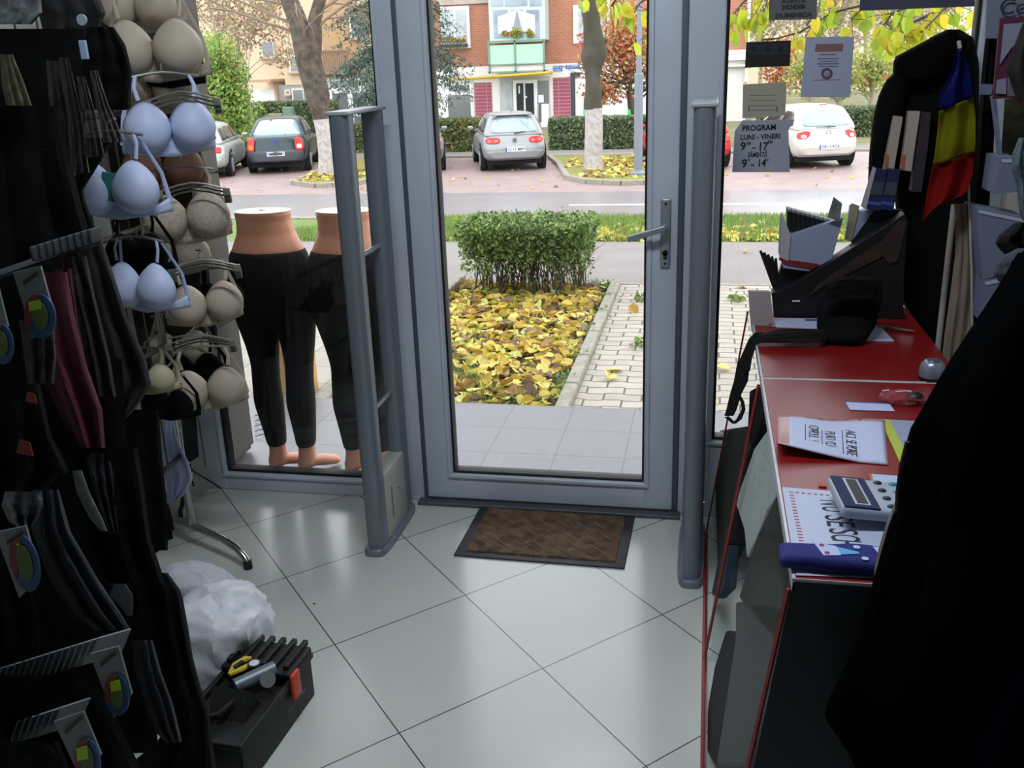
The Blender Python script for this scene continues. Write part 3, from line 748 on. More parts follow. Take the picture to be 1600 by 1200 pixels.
# the nearest ones one by one, the rest of the carpet as one
for k in range(300):
    y = 4.42+1.35*(k/300)+random.uniform(-.05, .05); x = random.uniform(-1.93, -.78)
    if noise.noise(Vector((x*1.6, y*1.6, 3))) > .28 and random.random() < .75: x = random.uniform(-1.4, -.8)
    put_leaf(x, y, -.118+random.uniform(0, .035), random.uniform(.055, .095), 'yellow or brown fallen leaf in the front part of the leaf bed', 'fallen leaves at the front of the leaf bed')
def scatter(mb, n, area, zf, smin, smax, gap=None):
    for _ in range(n):
        x = random.uniform(area[0], area[1]); y = random.uniform(area[2], area[3])
        if gap and noise.noise(Vector((x*1.5, y*1.5, 3))) > gap and random.random() < .7: continue
        s = random.uniform(smin, smax); M_ = T(x, y, zf(x, y)+random.uniform(0, .03)) @ RZ(random.uniform(0, 6.28)) @ RX(random.gauss(0, .35)) @ RY(random.gauss(0, .35)) @ Matrix.Scale(s, 4)
        q = random.choice(leaf_protos); mb.add(q.v, q.f, M_)
m = MB(); scatter(m, 1500, (-1.93, -.77, 5.6, 7.5), lambda x, y: -.118, .06, .10); scatter(m, 420, (-1.93, -.77, 4.4, 5.9), lambda x, y: -.128, .06, .10)
tag(m.build('leaf_carpet', yel), 'carpet of yellow and brown fallen leaves filling the bed under the bush', 'leaves', kind='stuff')
vz = lambda x, y: lerp(-.12, -.66, max(0, min(1, (y-9.5)/5)))+.005
m = MB(); scatter(m, 1500, (-1.35, 4.5, 9.55, 11.6), vz, .08, .14); scatter(m, 260, (-3.6, 4.5, 9.5, 13.5), vz, .08, .13)
tag(m.build('verge_leaf_drift', yel), 'drift of yellow leaves on the grass verge beyond the sidewalk', 'leaves', kind='stuff')
m = MB(); scatter(m, 330, (-3.0, -1.0, 22.4, 27.5), lambda x, y: -.95, .10, .18); scatter(m, 60, (-3.7, -2.6, 24.5, 28), lambda x, y: -.95, .10, .16); scatter(m, 220, (-10.3, -8.6, 22.4, 25.2), lambda x, y: -.95, .10, .18)
scatter(m, 160, (-16, 8, 21, 30), lambda x, y: -1.045, .08, .14)
tag(m.build('parking_leaf_litter', yel), 'yellow leaves strewn over the planted islands and parking bay', 'leaves', kind='stuff')
for (px, py, d) in ((913, 563, 'yellow leaf lying on the pavers near the kerb, closest to the terrace'), (951, 590, 'yellow-orange leaf on the pavers just beyond the terrace tiles'), (960, 577, 'small green-yellow leaf lying on the middle of the paver path'), (990, 485, 'pale yellow leaf on the far part of the paver path'), (1130, 575, 'yellow leaf on the pavers seen between gate post and counter'), (918, 530, 'leaf against the right kerb of the leaf bed'), (1158, 447, 'yellow leaf at the edge of the asphalt sidewalk, behind the counter strap'), (868, 434, 'yellow leaf on the asphalt sidewalk right of the bush'), (1165, 393, 'small yellow leaf on the asphalt sidewalk near the verge')):
    p = PZ(px, py, -.105); put_leaf(p.x, p.y, -.108, .10, d, 'single leaves on the paving')
# grass blades
gm = leafmat('grass_blades', ['#64803a', '#768f45', '#566f30', '#86994f'], .6, .4)
def blades(mb, n, area, zf, h):
    for _ in range(n):
        x = random.uniform(area[0], area[1]); y = random.uniform(area[2], area[3]); z = zf(x, y)
        if noise.noise(Vector((x*1.5, y*1.5, 3))) < area[4]: continue
        a = random.uniform(0, PI); dx, dy = math.cos(a)*h*.09, math.sin(a)*h*.09; lx, ly = random.gauss(0, h*.35), random.gauss(0, h*.35)
        mb.add([(x-dx, y-dy, z), (x+dx, y+dy, z), (x+lx, y+ly, z+h*random.uniform(.6, 1.2))], [(0, 1, 2)])
m = MB(); blades(m, 9000, (-1.95, -.76, 4.4, 7.6, .12), lambda x, y: -.135, .07)
tag(m.build('bed_grass', gm), 'patches of short green grass showing between the leaves of the bed', 'grass', kind='stuff')
m = MB(); blades(m, 42000, (-5, 5, 9.5, 14.5, -1), lambda x, y: vz(x, y)-.01, .10)
tag(m.build('verge_grass', gm), 'green grass growing on the verge between sidewalk and road', 'grass', kind='stuff')
m = MB()
for (px, py) in ((880, 600), (905, 560), (922, 520), (935, 492), (948, 470), (950, 450), (1006, 540), (1000, 470), (868, 618), (1150, 470)):
    p = PZ(px, py, -.12); leafcloud(m, 45, lambda: (p.x+random.gauss(0, .035), p.y+random.gauss(0, .05), -.11+abs(random.gauss(0, .02))), .022)
tag(m.build('paver_weeds', gm), 'small green weeds sprouting along the kerb and paver joints', 'weeds', kind='stuff')
# ------------------------------------------------------------------ BUILDINGS
brick = brickmat('red_brick_wall', '#b4735a', '#aa684f', '#b08a76', .27, .095, .012, vertical=True, rough=.85, noise_amt=.2, nscale=3)
tilew = brickmat('dark_red_wall_tiles', '#95485a', '#8c4254', '#b08088', .55, .155, .014, vertical=True, rough=.6, noise_amt=.1, offset=0)
white = mat('white_render', '#d9d6d2', .8, var=.04, scale=.8)
mint = mat('pale_mint_panel', '#a9c9b8', .6); mintf = mat('mint_window_frame', '#b9cdcb', .5)
winb = mat('shop_window_dark', '#6a6e70', .1, spec=.8); winl = mat('curtained_window', '#a3abb0', .25, var=.15, scale=3)
YB = 44.0
def bp(px, py): q = PY(px, py, YB); return q
B = thing('apartment_building', 'red brick apartment house with white ground floor and mint balcony across the parking', 'building', (-5, YB, -1.04))
def W(mb, px0, py0, px1, py1, y0=0.0, y1=.3):
    "upright box whose front covers the given rectangle of the facade"
    a = bp((px0+px1)/2, py0); b = bp((px0+px1)/2, py1); x0 = bp(px0, (py0+py1)/2).x; x1 = bp(px1, (py0+py1)/2).x
    mb.box(x0, x1, YB+y0, YB+y1, b.z, a.z); return mb
xr = bp(1168, 100).x; x_l = bp(640, 100).x
zb = bp(860, 100).z
m = MB(); m.box(x_l, xr, YB, YB+9, zb, 12); m.build('upper_wall', brick, B, world=True)
m = MB(); m.box(x_l, xr, YB-.02, YB+8.9, -1.04, zb); m.build('ground_floor_wall', white, B, world=True)
m = MB(); m.box(bp(686, 60).x, bp(772, 60).x, YB-.10, YB, bp(700, 8).z, 4.6); W(m, 772, -30, 860, 2, -.03, 0); m.build('concrete_band', mat('weathered_concrete', '#a99f94', .9, var=.1, scale=2), B, world=True)
# left upper window with flower box
m = MB(); W(m, 690, 10, 735, 76, -.14, 0); f = m.build('window', white, B, world=True)
m = MB(); W(m, 714, 16, 730, 70, -.17, -.14); m.build('pane', winl, f, world=True)
m = MB(); W(m, 692, 16, 709, 70, -.17, -.14); m.build('pane', winl, f, world=True)
fb = MB(); W(fb, 690, 69, 732, 74, -.4, -.14); fb = fb.build('flower_box', mat('dark_planter', '#3a2f2a', .8), B, world=True)
m = MB(); q0, q1 = bp(692, 66), bp(730, 66); leafcloud(m, 220, lambda: (random.uniform(q0.x, q1.x), YB-.28+random.gauss(0, .06), q0.z+abs(random.gauss(0, .10))), .07)
m.build('flowers', leafmat('flowers', ['#c85a50', '#d9c24a', '#5f7f3a', '#b86a80', '#6d8c40'], .6, .2), fb, world=True)
# mint glazed balcony
bal = MB(); W(bal, 771, -40, 857, 64, -1.0, 0); bal = bal.build('balcony_glazing', mintf, B, world=True, label='mint framed balcony glazing')
for (a, b) in ((779, 801), (806, 824), (829, 849)):
    m = MB(); W(m, a, 17, b, 60, -1.03, -1.0); m.build('pane', mat('balcony_pane', '#8e9aa6', .15, var=.2, scale=1.2), bal, world=True)
for (a, b) in ((775, 793), (796, 830), (834, 852)):
    m = MB(); W(m, a, -14, b, 11, -1.03, -1.0); m.build('pane', mat('balcony_pane', '', .1), bal, world=True)
m = MB(); c = bp(815, 17); l = bp(808, 50); r_ = bp(823, 50); l2 = bp(786, 55); r2 = bp(843, 55)
for (pa, pb, pc) in ((c, l, l2), (c, r_, r2)):
    m.prism([(pa.x, YB-1.06, pa.z), (pb.x, YB-1.06, pb.z), (pc.x, YB-1.06, pc.z), (pc.x, YB-1.06, pa.z-.25)], (0, .02, 0))
m.build('lace_curtain', mat('white_lace', '#c5ccd4', .8), bal, world=True, label='white lace curtains tied apart')
m = MB()
for (px, rr) in ((814, .32), (835, .22), (797, .15)):
    q = bp(px, 53); leafcloud(m, int(500*rr), ellsamp((q.x, YB-1.15, q.z), (rr, .1, rr*.8), .1), .09)
m.build('potted_plants', leafmat('plant_leaves', ['#7d9a3c', '#8fa848', '#b5a84a', '#c88a58'], .6, .3), bal, world=True)
m = MB(); W(m, 773, 70, 856, 100, -1.05, -.95); pn = m.build('balcony_panel', mint, B, world=True, label='pale mint balcony front panel')
m = MB(); W(m, 772, 63, 858, 67, -1.10, -.9); W(m, 771, 64, 773.4, 115, -1.10, -1.0); W(m, 811, 64, 813, 114, -1.10, -1.0); W(m, 855, 64, 857.4, 112, -1.10, -1.0); W(m, 772, 99, 857, 101, -1.1, -1.0)
W(m, 771, 110, 858, 112.5, -1.1, -.9)
m.build('balcony_rail', mat('green_rail', '#6f9080', .6), B, world=True)
m = MB(); W(m, 774, 102, 857, 110, -1.0, 0); m.build('balcony_slab', white, B, world=True)
# right upper window and drain
m = MB(); W(m, 896, 8, 904, 68, -.1, 0); W(m, 948, 0, 953, 60, -.1, 0); m.build('window_trim', white, B, world=True)
m = MB(); W(m, 904, 12, 946, 66, -.05, 0); f = m.build('window', winl, B, world=True)
# yellow gas pipe
m = MB(); a = bp(700, 124); b = bp(775, 120); c = bp(862, 113); m.tube([(a.x, YB-.15, a.z), (b.x, YB-.15, b.z), (b.x+.2, YB-1.15, b.z+.03), (c.x, YB-1.15, c.z), (c.x, YB, c.z)], .055, 8)
m.build('gas_pipe', mat('yellow_pipe', '#d9a92e', .5), B, world=True, label='yellow gas pipe')
# ground floor shop front
m = MB(); W(m, 742, 129, 769, 196, -.06, 0); W(m, 865, 121, 892, 188, -.06, 0); m.build('wall_tiles', tilew, B, world=True, label='dark red tiled wall panels')
m = MB(); W(m, 697, 131, 739, 202, -.05, 0); f = m.build('shop_window', mat('white_upvc', '#dcdee0', .5), B, world=True)
m = MB(); W(m, 701, 148, 736, 196, -.07, -.05); m.build('pane', winb, f, world=True)
m = MB(); W(m, 702, 133, 734, 142, -.07, -.05); m.build('pane', winb, f, world=True)
m = MB(); W(m, 782, 120, 860, 205, -.05, 0); en = m.build('entrance_frame', mat('beige_frame', '#b9b2a6', .7), B, world=True)
m = MB(); W(m, 784, 127, 801, 182, -.08, -.05); m.build('pane', winl, en, world=True)
m = MB(); W(m, 842, 126, 858, 190, -.08, -.05); m.build('pane', winb, en, world=True)
m = MB(); W(m, 803, 125, 840, 198, -.09, -.05); d = m.build('entrance_door', mat('white_upvc', '', .5), B, world=True)
m = MB(); W(m, 808, 130, 819, 196, -.11, -.09); m.build('pane', mat('dark_doorway', '#2b2a30', .2), d, world=True)
m = MB(); W(m, 822, 130, 835, 196, -.11, -.09); m.build('pane', mat('dark_doorway', '', .2), d, world=True)
m = MB(); W(m, 811, 134, 813, 146, -.12, -.11); W(m, 820, 150, 824, 153, -.12, -.11); W(m, 842, 148, 850, 160, -.12, -.08); m.build('door_notice', WHITEP, d, world=True)
m = MB(); W(m, 849, 162, 859, 190, -.5, -.1); m.build('white_cabinet', mat('white_upvc', '', .5), B, world=True)
m = MB(); W(m, 892, 115, 899, 197, -.06, 0); W(m, 892, 113, 907, 120, -.07, 0); m.build('dark_pilaster', mat('dark_stone', '#3a3a44', .3), B, world=True)
m = MB(); W(m, 852, 188, 890, 197, -1.2, -.1); m.build('ramp_parapet', white, B, world=True)
# street name plates
for (a, b, c_, d_, s1, s2) in ((865, 103, 879, 111, 'BLOC A', 'SCARA A'), (884, 101, 906, 106.5, 'STR. DECEBAL', '')):
    m = MB(); W(m, a, b, c_, d_, -.06, 0); s_ = m.build('street_name_plate', mat('blue_enamel', '#3f6fae', .4), B, world=True, label='small blue name plate')
    q = bp((a+c_)/2, (b+d_)/2); wd = bp(c_, b).x-bp(a, b).x
    text(s1, .13, mat('white_lettering', '#e0e6f0', .6), s_, T(q.x, YB-.065, q.z+(.06 if s2 else 0)) @ RX(PI/2), 'lettering', width=wd*.8, world=False)
    if s2: text(s2, .12, mat('white_lettering', '', .6), s_, T(q.x, YB-.065, q.z-.07) @ RX(PI/2), 'lettering', width=wd*.6, world=False)
# green cross/pharmacy signs on the white wall
m = MB(); W(m, 981, 160, 990, 188, -.08, 0); m.build('green_sign', mat('green_sign', '#35c46a', .4), B, world=True, label='bright green vertical sign')
m = MB()
for k in range(4): W(m, 912, 166+k*7, 919, 171+k*7, -.08, 0)
m.build('green_stripes', mat('teal_stripe', '#57bfa0', .4), B, world=True)
m = MB(); W(m, 1133, 101, 1172, 104, -.3, 0); W(m, 1133, 36, 1146, 40, -.1, 0); W(m, 1130, 78, 1171, 84, -.3, 0); W(m, 1133, 84, 1169, 94, -.28, 0); m.build('white_ledge', white, B, world=True)
m = MB(); W(m, 1166, -20, 1171, 128, -.2, .0); m.build('drain_pipe', white, B, world=True)
fix = [o for o in C.objects if o.name.startswith('lettering') and o.parent and o.parent.name.startswith('street_name_plate')]
for o in fix: o.data.transform(B.matrix_basis.inverted())
# beige block at the left
YB = 48.0
B2 = thing('apartment_building', 'beige apartment block with small windows and brown balcony behind the leaning tree', 'building', (-20, YB, -1.04))
beige = mat('beige_render', '#cbb79c', .85, var=.04, scale=.6); greyr = mat('grey_render', '#9a9a98', .85)
m = MB(); m.box(bp(432, 0).x, bp(655, 0).x, YB, YB+9, bp(480, 132).z, 13); m.box(bp(250, 0).x, bp(440, 0).x, YB+1.2, YB+9, -1.04, 13); m.build('wall', beige, B2, world=True)
m = MB(); m.box(bp(432, 150).x, bp(655, 150).x, YB+.05, YB+9, -1.04, bp(480, 132).z+.01); m.build('ground_floor_wall', greyr, B2, world=True)
m = MB(); W(m, 503, -20, 560, 120, .0-.05, .3); m.build('recessed_loggia', mat('ochre_render', '#b08f6c', .85, var=.08, scale=1), B2, world=True)
ffr = mat('pale_frame', '#c9c6c0', .6); 
for (a, b, c_, d_) in ((393, 63, 414, 90), (453, 87, 470, 113), (444, 87, 450, 98), (458, 138, 477, 173), (446, 140, 455, 148), (415, 137, 429, 148), (394, -10, 412, 8), (548, 26, 572, 60)):
    m = MB(); k_ = 1.2 if a < 435 else 0; W(m, a, b, c_, d_, k_-.12, k_); f = m.build('window', ffr, B2, world=True)
    m = MB(); W(m, a+3, b+2.5, c_-2, d_-2, k_-.15, k_-.12); m.build('pane', winb, f, world=True)
    m = MB(); W(m, a-1, d_, c_+1, d_+2.5, k_-.25, k_); m.build('window_sill', mat('sill_terracotta', '#b09078', .8), f, world=True)
m = MB(); W(m, 392, 140, 432, 176, 0, 1.3); m.build('white_gate', mat('white_upvc', '', .5), B2, world=True)
m = MB(); W(m, 402, 124, 435, 128, -.9, 1.2); W(m, 431, 128, 435, 176, -.1, 1.2); m.build('porch_canopy', mat('sill_terracotta', '', .8), B2, world=True)
m = MB()
for k in range(14): W(m, 508+k*3.4, 80, 510.4+k*3.4, 112, -.95, -.9)
W(m, 504, 78, 558, 81, -1.0, -.88); W(m, 504, 112, 558, 116, -1.0, 0); m.build('balcony_railing', mat('brown_railing', '#8a705c', .8), B2, world=True)
m = MB(); W(m, 518, 122, 580, 205, -.5, 0); sf = m.build('shop_front', mat('white_upvc', '', .5), B2, world=True)
for (a, b, c_, d_) in ((522, 126, 560, 136), (526, 145, 549, 175), (557, 144, 579, 174), (527, 182, 551, 200), (560, 181, 579, 202)):
    m = MB(); W(m, a, b, c_, d_, -.53, -.5); m.build('pane', winb, sf, world=True)
# utility cabinets
p = PZ(438, 192, -1.04); q = PY(446, 175, 40)
t = thing('utility_cabinet', 'green metal street cabinet with a yellow warning sign behind the saloon', 'cabinet', (PY(451, 175, 40.5).x, 40.5, -1.04))
m = MB(); m.rbox(-.20, .20, -.2, .2, .35, 1.25, .03); m.box(-.02, .2, -.02, .02, 0, .4); m.box(-.2, -.14, -.02, .04, 0, .4); bd = m.build('cabinet_body', mat('cabinet_green', '#5f7f6c', .6), t, smooth=True)
m = MB(); m.prism([(-.12, -.205, .78), (.0, -.205, .78), (-.06, -.205, .90)], (0, -.01, 0)); m.build('warning_sign', mat('sign_yellow', '#c8c43a', .5), t)
t = thing('utility_box', 'low grey-beige box beside the green street cabinet', 'cabinet', (PY(432, 175, 40.5).x, 40.5, -1.04))
m = MB(); m.rbox(-.32, .32, -.2, .2, 0, .95, .03); m.build('box_body', mat('cabinet_beige', '#9a9282', .8), t, smooth=True); m = MB(); m.box(-.34, .34, -.22, .22, .93, .98); m.build('lid', mat('cabinet_beige', '', .8), t)
# street lamp
p = PZ(997, 273, -.96)
t = thing('street_lamp', 'grey steel lamp post with a wide lower sleeve on the right planted island', 'street lamp', (p.x, p.y, -.96))
gp = mat('grey_post_paint', '#757d86', .5, .2)
m = MB(); m.tube([(0, 0, .03), (0, 0, 2.25)], [.105, .10], 18); m.build('sleeve', gp, t, smooth=True)
m = MB(); m.tube([(0, 0, 2.2), (0, 0, 6.5)], [.062, .05], 16); m.tube([(0, 0, 2.22), (0, 0, 2.28), (0, 0, 2.30)], [.108, .108, .07], 18); m.build('pole', gp, t, smooth=True)
m = MB(); m.tube([(0, 0, 0), (0, 0, .05), (0, 0, .12)], [.20, .20, .11], 18); m.build('base', gp, t, smooth=True)
m = MB(); m.rbox(-.12, .12, -.6, .1, 6.45, 6.6, .05); m.build('lamp_head', gp, t)
# trees and hillside beyond the right window
hill = mat('hillside', '#9c9080', .95, col2='#948c70', scale=.15)
st(MB().grid(24, 8, lambda u, v: (lerp(2, 70, u), lerp(75, 125, v), -1.1+v*13+2*noise.noise(Vector((u*5, v*3, 1))))).build('hill_ground', hill, smooth=True))
brn = leafmat('brown_tree_leaves', ['#b0a08e', '#a3917c', '#bfae98', '#9c9a74', '#a9a684'], .8, .3)
grn = leafmat('yellow_green_tree_leaves', ['#9aa85c', '#b0b060', '#8a9a5c', '#c0a858', '#a8b878'], .8, .4)
orr = leafmat('orange_tree_leaves', ['#c0764c', '#b8644a', '#c89a5c'], .8, .4)
specs = [(1185, 60, 7.5, 2.6, brn, 'greyish brown tree beyond the corner of the brick house'), (1235, 70, 9, 3.6, brn, 'broad pale brown tree behind the white hatchback'), (1222, 44, 3.4, 1.1, orr, 'small orange-leaved tree between the notices on the glass'), (1300, 62, 8, 3.2, brn, 'tall brownish tree above the distant cars'), (1345, 80, 10, 4.2, brn, 'wide pale tree in the far background at the right'), (1400, 55, 7, 3.0, brn, 'brownish tree right of the distant cars'), (1450, 70, 9, 3.4, grn, 'yellow-green tree beyond the black hooded jacket'),
 (1265, 40, 3.0, 1.2, grn, 'low yellow-green bush-like tree right behind the white hatchback'), (1310, 41, 2.8, 1.0, grn, 'small yellow-green tree over the right end of the white hatchback'), (1360, 42, 3.0, 1.1, grn, 'small green tree beside the hooded jacket')]
for (px, y, hh, rr, mt, lab) in specs:
    p = PY(px, 150, y); t = thing('background_tree', lab, 'tree', (p.x, y, -1.04), 0, 'trees across the street at the right'); m = MB(); tips = []
    m.tube([(0, 0, 0), (.1, 0, hh*.3), (0, 0, hh*.7)], [.14, .10, .05], 7)
    for k in range(8): branch(m, (0, 0, hh*random.uniform(.25, .6)), (random.gauss(0, 1), random.gauss(0, .7), 1.1), rr*.9, .05, 1, .6, 0, 4, 3, tips)
    m.build('trunk', mat('pale_bark', '#a39888', .9), t); m = MB(); leafcloud(m, 1300, ellsamp((0, 0, hh*.68), (rr, rr*.8, hh*.36), .15), .035*rr+.07); m.build('foliage', mt, t)
# distant parked cars: small copies of the white and silver hatchbacks
index_kids()
for i, (px, y, src, lab) in enumerate(((1150, 80, c6, 'white car far away, left of the distant row'), (1300, 82, c6, 'white car in the distant row, just right of the notice'), (1335, 84, c1, 'silver car in the distant row, in the middle'), (1368, 82, c6, 'white car at the right end of the distant row'), (1395, 80, c5, 'red car in the distance beside the hooded jacket'))):
    c = copy_tree(src); z = PY(px, 160, y).z; c.matrix_basis = T(PY(px, 155, y).x, y, -1.04) @ RZ(CR+R(80)); c['label'] = lab; c['group'] = 'distant parked cars'
# overhanging yellow-green branches near the shop
yg = leafmat('linden_leaves', ['#b5c23a', '#a3b832', '#c9c83e', '#93ad34', '#d6bf35', '#b8b02e'], .5, .5)
def hang(name, lab, base, pts_px, n, Y0, seed, size):
    random.seed(seed); t = thing(name, lab, 'branch', base); m = MB(); f = MB()
    for path in pts_px:
        P_ = [PY(px, py, Y0+dy) for (px, py, dy) in path]; m.tube(P_, [.012]+[.006]*(len(P_)-1), 6)
        for _ in range(n):
            i = random.randint(0, len(P_)-2); p = P_[i].lerp(P_[i+1], random.random())
            q = p+Vector((random.gauss(0, .06), random.gauss(0, .12), -abs(random.gauss(0, .06))))
            s = size*random.uniform(.7, 1.2); M_ = Matrix.Translation(q-Vector((0, 0, s*.5))) @ RZ(random.uniform(-1.2, 1.2)) @ RX(random.gauss(0, .5)) @ RY(R(90)+random.gauss(0, .35)) @ Matrix.Scale(s, 4)
            b = random.choice(leaf_protos[:3]); f.add(b.v, b.f, M_)
            m.tube([p, q], .002, 4)
    m.build('twig', bark, t, world=True); f.build('leaves', yg, t, world=True)
tp = (1.1, 6.9, -.12)
tr = thing('linden_tree', 'street-side tree whose overhanging yellow-green branches fill the top of the right window', 'tree', tp); del tr['label']
C.objects.unlink(tr); bpy.data.objects.remove(tr)
hang('leafy_branch', 'overhanging branch with big yellow-green leaves at the top right of the door glass', (-.3, 6.5, 1.9),
     [[(1030, -40, 0), (985, -10, .1), (930, -14, .2), (880, -22, .3)], [(1030, -20, 0), (1000, 5, .1), (990, 20, 0)], [(1035, 20, 0), (1012, 60, 0), (1010, 105, 0)], [(960, -30, .2), (965, -5, 0), (955, 10, 0)]], 9, 6.4, 3, .10)
hang('leafy_branch', 'overhanging branches with big yellow-green leaves filling the top of the right window', (1.2, 6.5, 1.9),
     [[(1420, -10, 0), (1300, 20, .1), (1250, 50, .2), (1215, 60, .1), (1190, 62, .1)], [(1200, -30, 0), (1160, 5, 0), (1145, 25, 0)], [(1260, -30, 0), (1195, 0, 0), (1170, 40, 0)], [(1450, -20, .2), (1360, 0, .1), (1330, 30, 0)], [(1500, -10, .2), (1470, 20, .1), (1440, 50, 0)], [(1460, 20, .2), (1415, 40, .1), (1400, 75, 0)], [(1300, -30, .2), (1280, 10, .1), (1260, 40, 0)], [(1420, 10, .1), (1395, 20, 0), (1380, 40, 0)]], 20, 6.4, 4, .095)
# cardboard box and wires on the terrace
p = PZ(487, 596, -.12)
t = thing('cardboard_box', 'tall brown cardboard box standing behind the two leg mannequins', 'box', (PZ(487, 588, -.12).x+.0, 4.72, -.12))
cb_ = mat('brown_cardboard', '#c09a5e', .85, var=.05, scale=6)
m = MB(); m.rbox(-.13, .13, -.1, .1, 0, .42, .004); m.build('carton', cb_, t)
m = MB(); m.box(-.025, .025, -.102, .102, .0, .423); m.build('packing_tape', mat('tape', '#c9ab74', .3), t)
m = MB(); m.box(.05, .11, -.1025, -.1, .33, .38); m.build('torn_label', WHITEP, t)
t = thing('thin_wire', 'tangled thin dark wire lying on the terrace beside the mannequins', 'wire', PZ(410, 670, -.01))
m = MB()
for k in range(5):
    p0 = PZ(398, 650+k*8, -.006); p1 = PZ(415, 645+k*8, .01); p2 = PZ(438, 655+k*5, -.006); m.tube([p0, p1, p2], .002, 5)
m.build('wire_strand', BLACKP, t, world=True)
# ------------------------------------------------------------------ MANNEQUINS (outside the left window)
skin = mat('mannequin_skin', '#c58a6c', .45); legm = mat('black_leggings', '#08090a', .9, bump=.15, bscale=400)
topm = mat('mannequin_top', '#d8c4b8', .5)
def mannequin(label, dx, ys, waist, ankles, knees, glabel):
    t = thing('leg_mannequin', label, 'mannequin', (waist[0], ys, 0), 0)
    wx = waist[0]
    def body(grow, z0, z1):
        m = MB()
        torso = [(1.085, 0, .118, .088), (1.05, 0, .112, .085), (1.0, .005, .120, .092), (.94, .01, .148, .108), (.88, .008, .168, .118), (.82, .005, .176, .120), (.76, 0, .170, .112), (.71, -.0, .155, .10), (.66, 0, .125, .08), (.62, 0, .08, .05)]
        rg = [(x, -.012 if z < .95 else 0, z, rx+grow, ry+grow) for z, x, rx, ry in torso if z0-.08 <= z <= z1]
        rg.reverse()
        if len(rg) > 1: m.rings(rg, 28)
        for i, (kx, ax) in enumerate(zip(knees, ankles)):
            s = -1 if i == 0 else 1
            top = s*.088
            tab = [(.06, ax-wx, -.075, .036, .045), (.10, ax-wx, -.07, .034, .040), (.18, lerp(ax, kx, .2)-wx, -.065, .042, .048), (.30, lerp(ax, kx, .6)-wx, -.06, .055, .062), (.38, lerp(ax, kx, .85)-wx, -.045, .052, .058), (.46, kx-wx, -.025, .053, .058), (.54, lerp(kx-wx, top, .3), -.01, .064, .070), (.66, lerp(kx-wx, top, .7), -.005, .082, .092), (.76, top, 0, .090, .105), (.84, top*.9, 0, .08, .10)]
            zz = [z0+(z1-z0)*k/30 for k in range(31)]
            rg = []
            for z in zz:
                if z > .84: continue
                x, y, rx, ry = interp(tab, z); rg.append((x, y, z, rx+grow, ry+grow))
            if len(rg) > 1: m.rings(rg, 22)
        return m
    b = body(0, .03, 1.09)
    for ax in ankles:                                   # feet on tiptoe-ish, pointing to the street at the right
        x = ax-wx; M_ = T(x, -.075, 0) @ RZ(R(-42)) @ Matrix.Scale(.86, 4)
        b.tube([(0, -.025, .012), (0, -.02, .05), (0, -.0, .085)], [.026, .034, .036], 14, M=M_)
        b.tube([(0, -.035, .028), (0, .03, .045), (0, .09, .033), (0, .15, .018), (0, .175, .012)], [.028, .038, .040, .034, .012], 14, M=M_, flat=.75)
        for k in range(5): b.tube([((k-2)*.013, .15, .014), ((k-2)*.014, .185-abs(k-1)*.007, .010)], [.009, .007], 6, M=M_)
    o = b.build('legs_body', skin, t, smooth=True)
    q = o.modifiers.new('remesh', 'REMESH'); q.mode = 'VOXEL'; q.voxel_size = .007; q.use_smooth_shade = True
    s = o.modifiers.new('smooth', 'SMOOTH'); s.factor = .6; s.iterations = 6
    g = body(.006, .105, .955).build('leggings', legm, t, smooth=True, label='black leggings')
    q = g.modifiers.new('remesh', 'REMESH'); q.mode = 'VOXEL'; q.voxel_size = .008; q.use_smooth_shade = True
    s = g.modifiers.new('smooth', 'SMOOTH'); s.factor = .7; s.iterations = 18
    cp = MB(); cp.rings([(0, 0, 1.083, .112, .083), (0, 0, 1.0865, .117, .087), (0, 0, 1.088, .110, .080)], 28); cp.tube([(0, 0, 1.087), (0, 0, 1.092)], .012, 12)
    cp.build('top_plate', topm, t, smooth=False, label='pale flat top plate')
    return t
A1 = [PY(436, 715, 3.45).x, PY(481, 715, 3.45).x]; K1 = [PY(417, 580, 3.5).x, PY(470, 580, 3.5).x]
mannequin('leg mannequin in black leggings, the left one beside the grey pillar', 0, 3.52, (PY(413, 400, 3.52).x+.015,), A1, K1, '')
A2 = [PY(554, 715, 3.45).x, PY(600, 715, 3.45).x]; K2 = [PY(541, 580, 3.5).x, PY(592, 580, 3.5).x]
mannequin('leg mannequin in black leggings, the right one behind the security gate', 0, 3.52, (PY(544, 400, 3.52).x,), A2, K2, '')

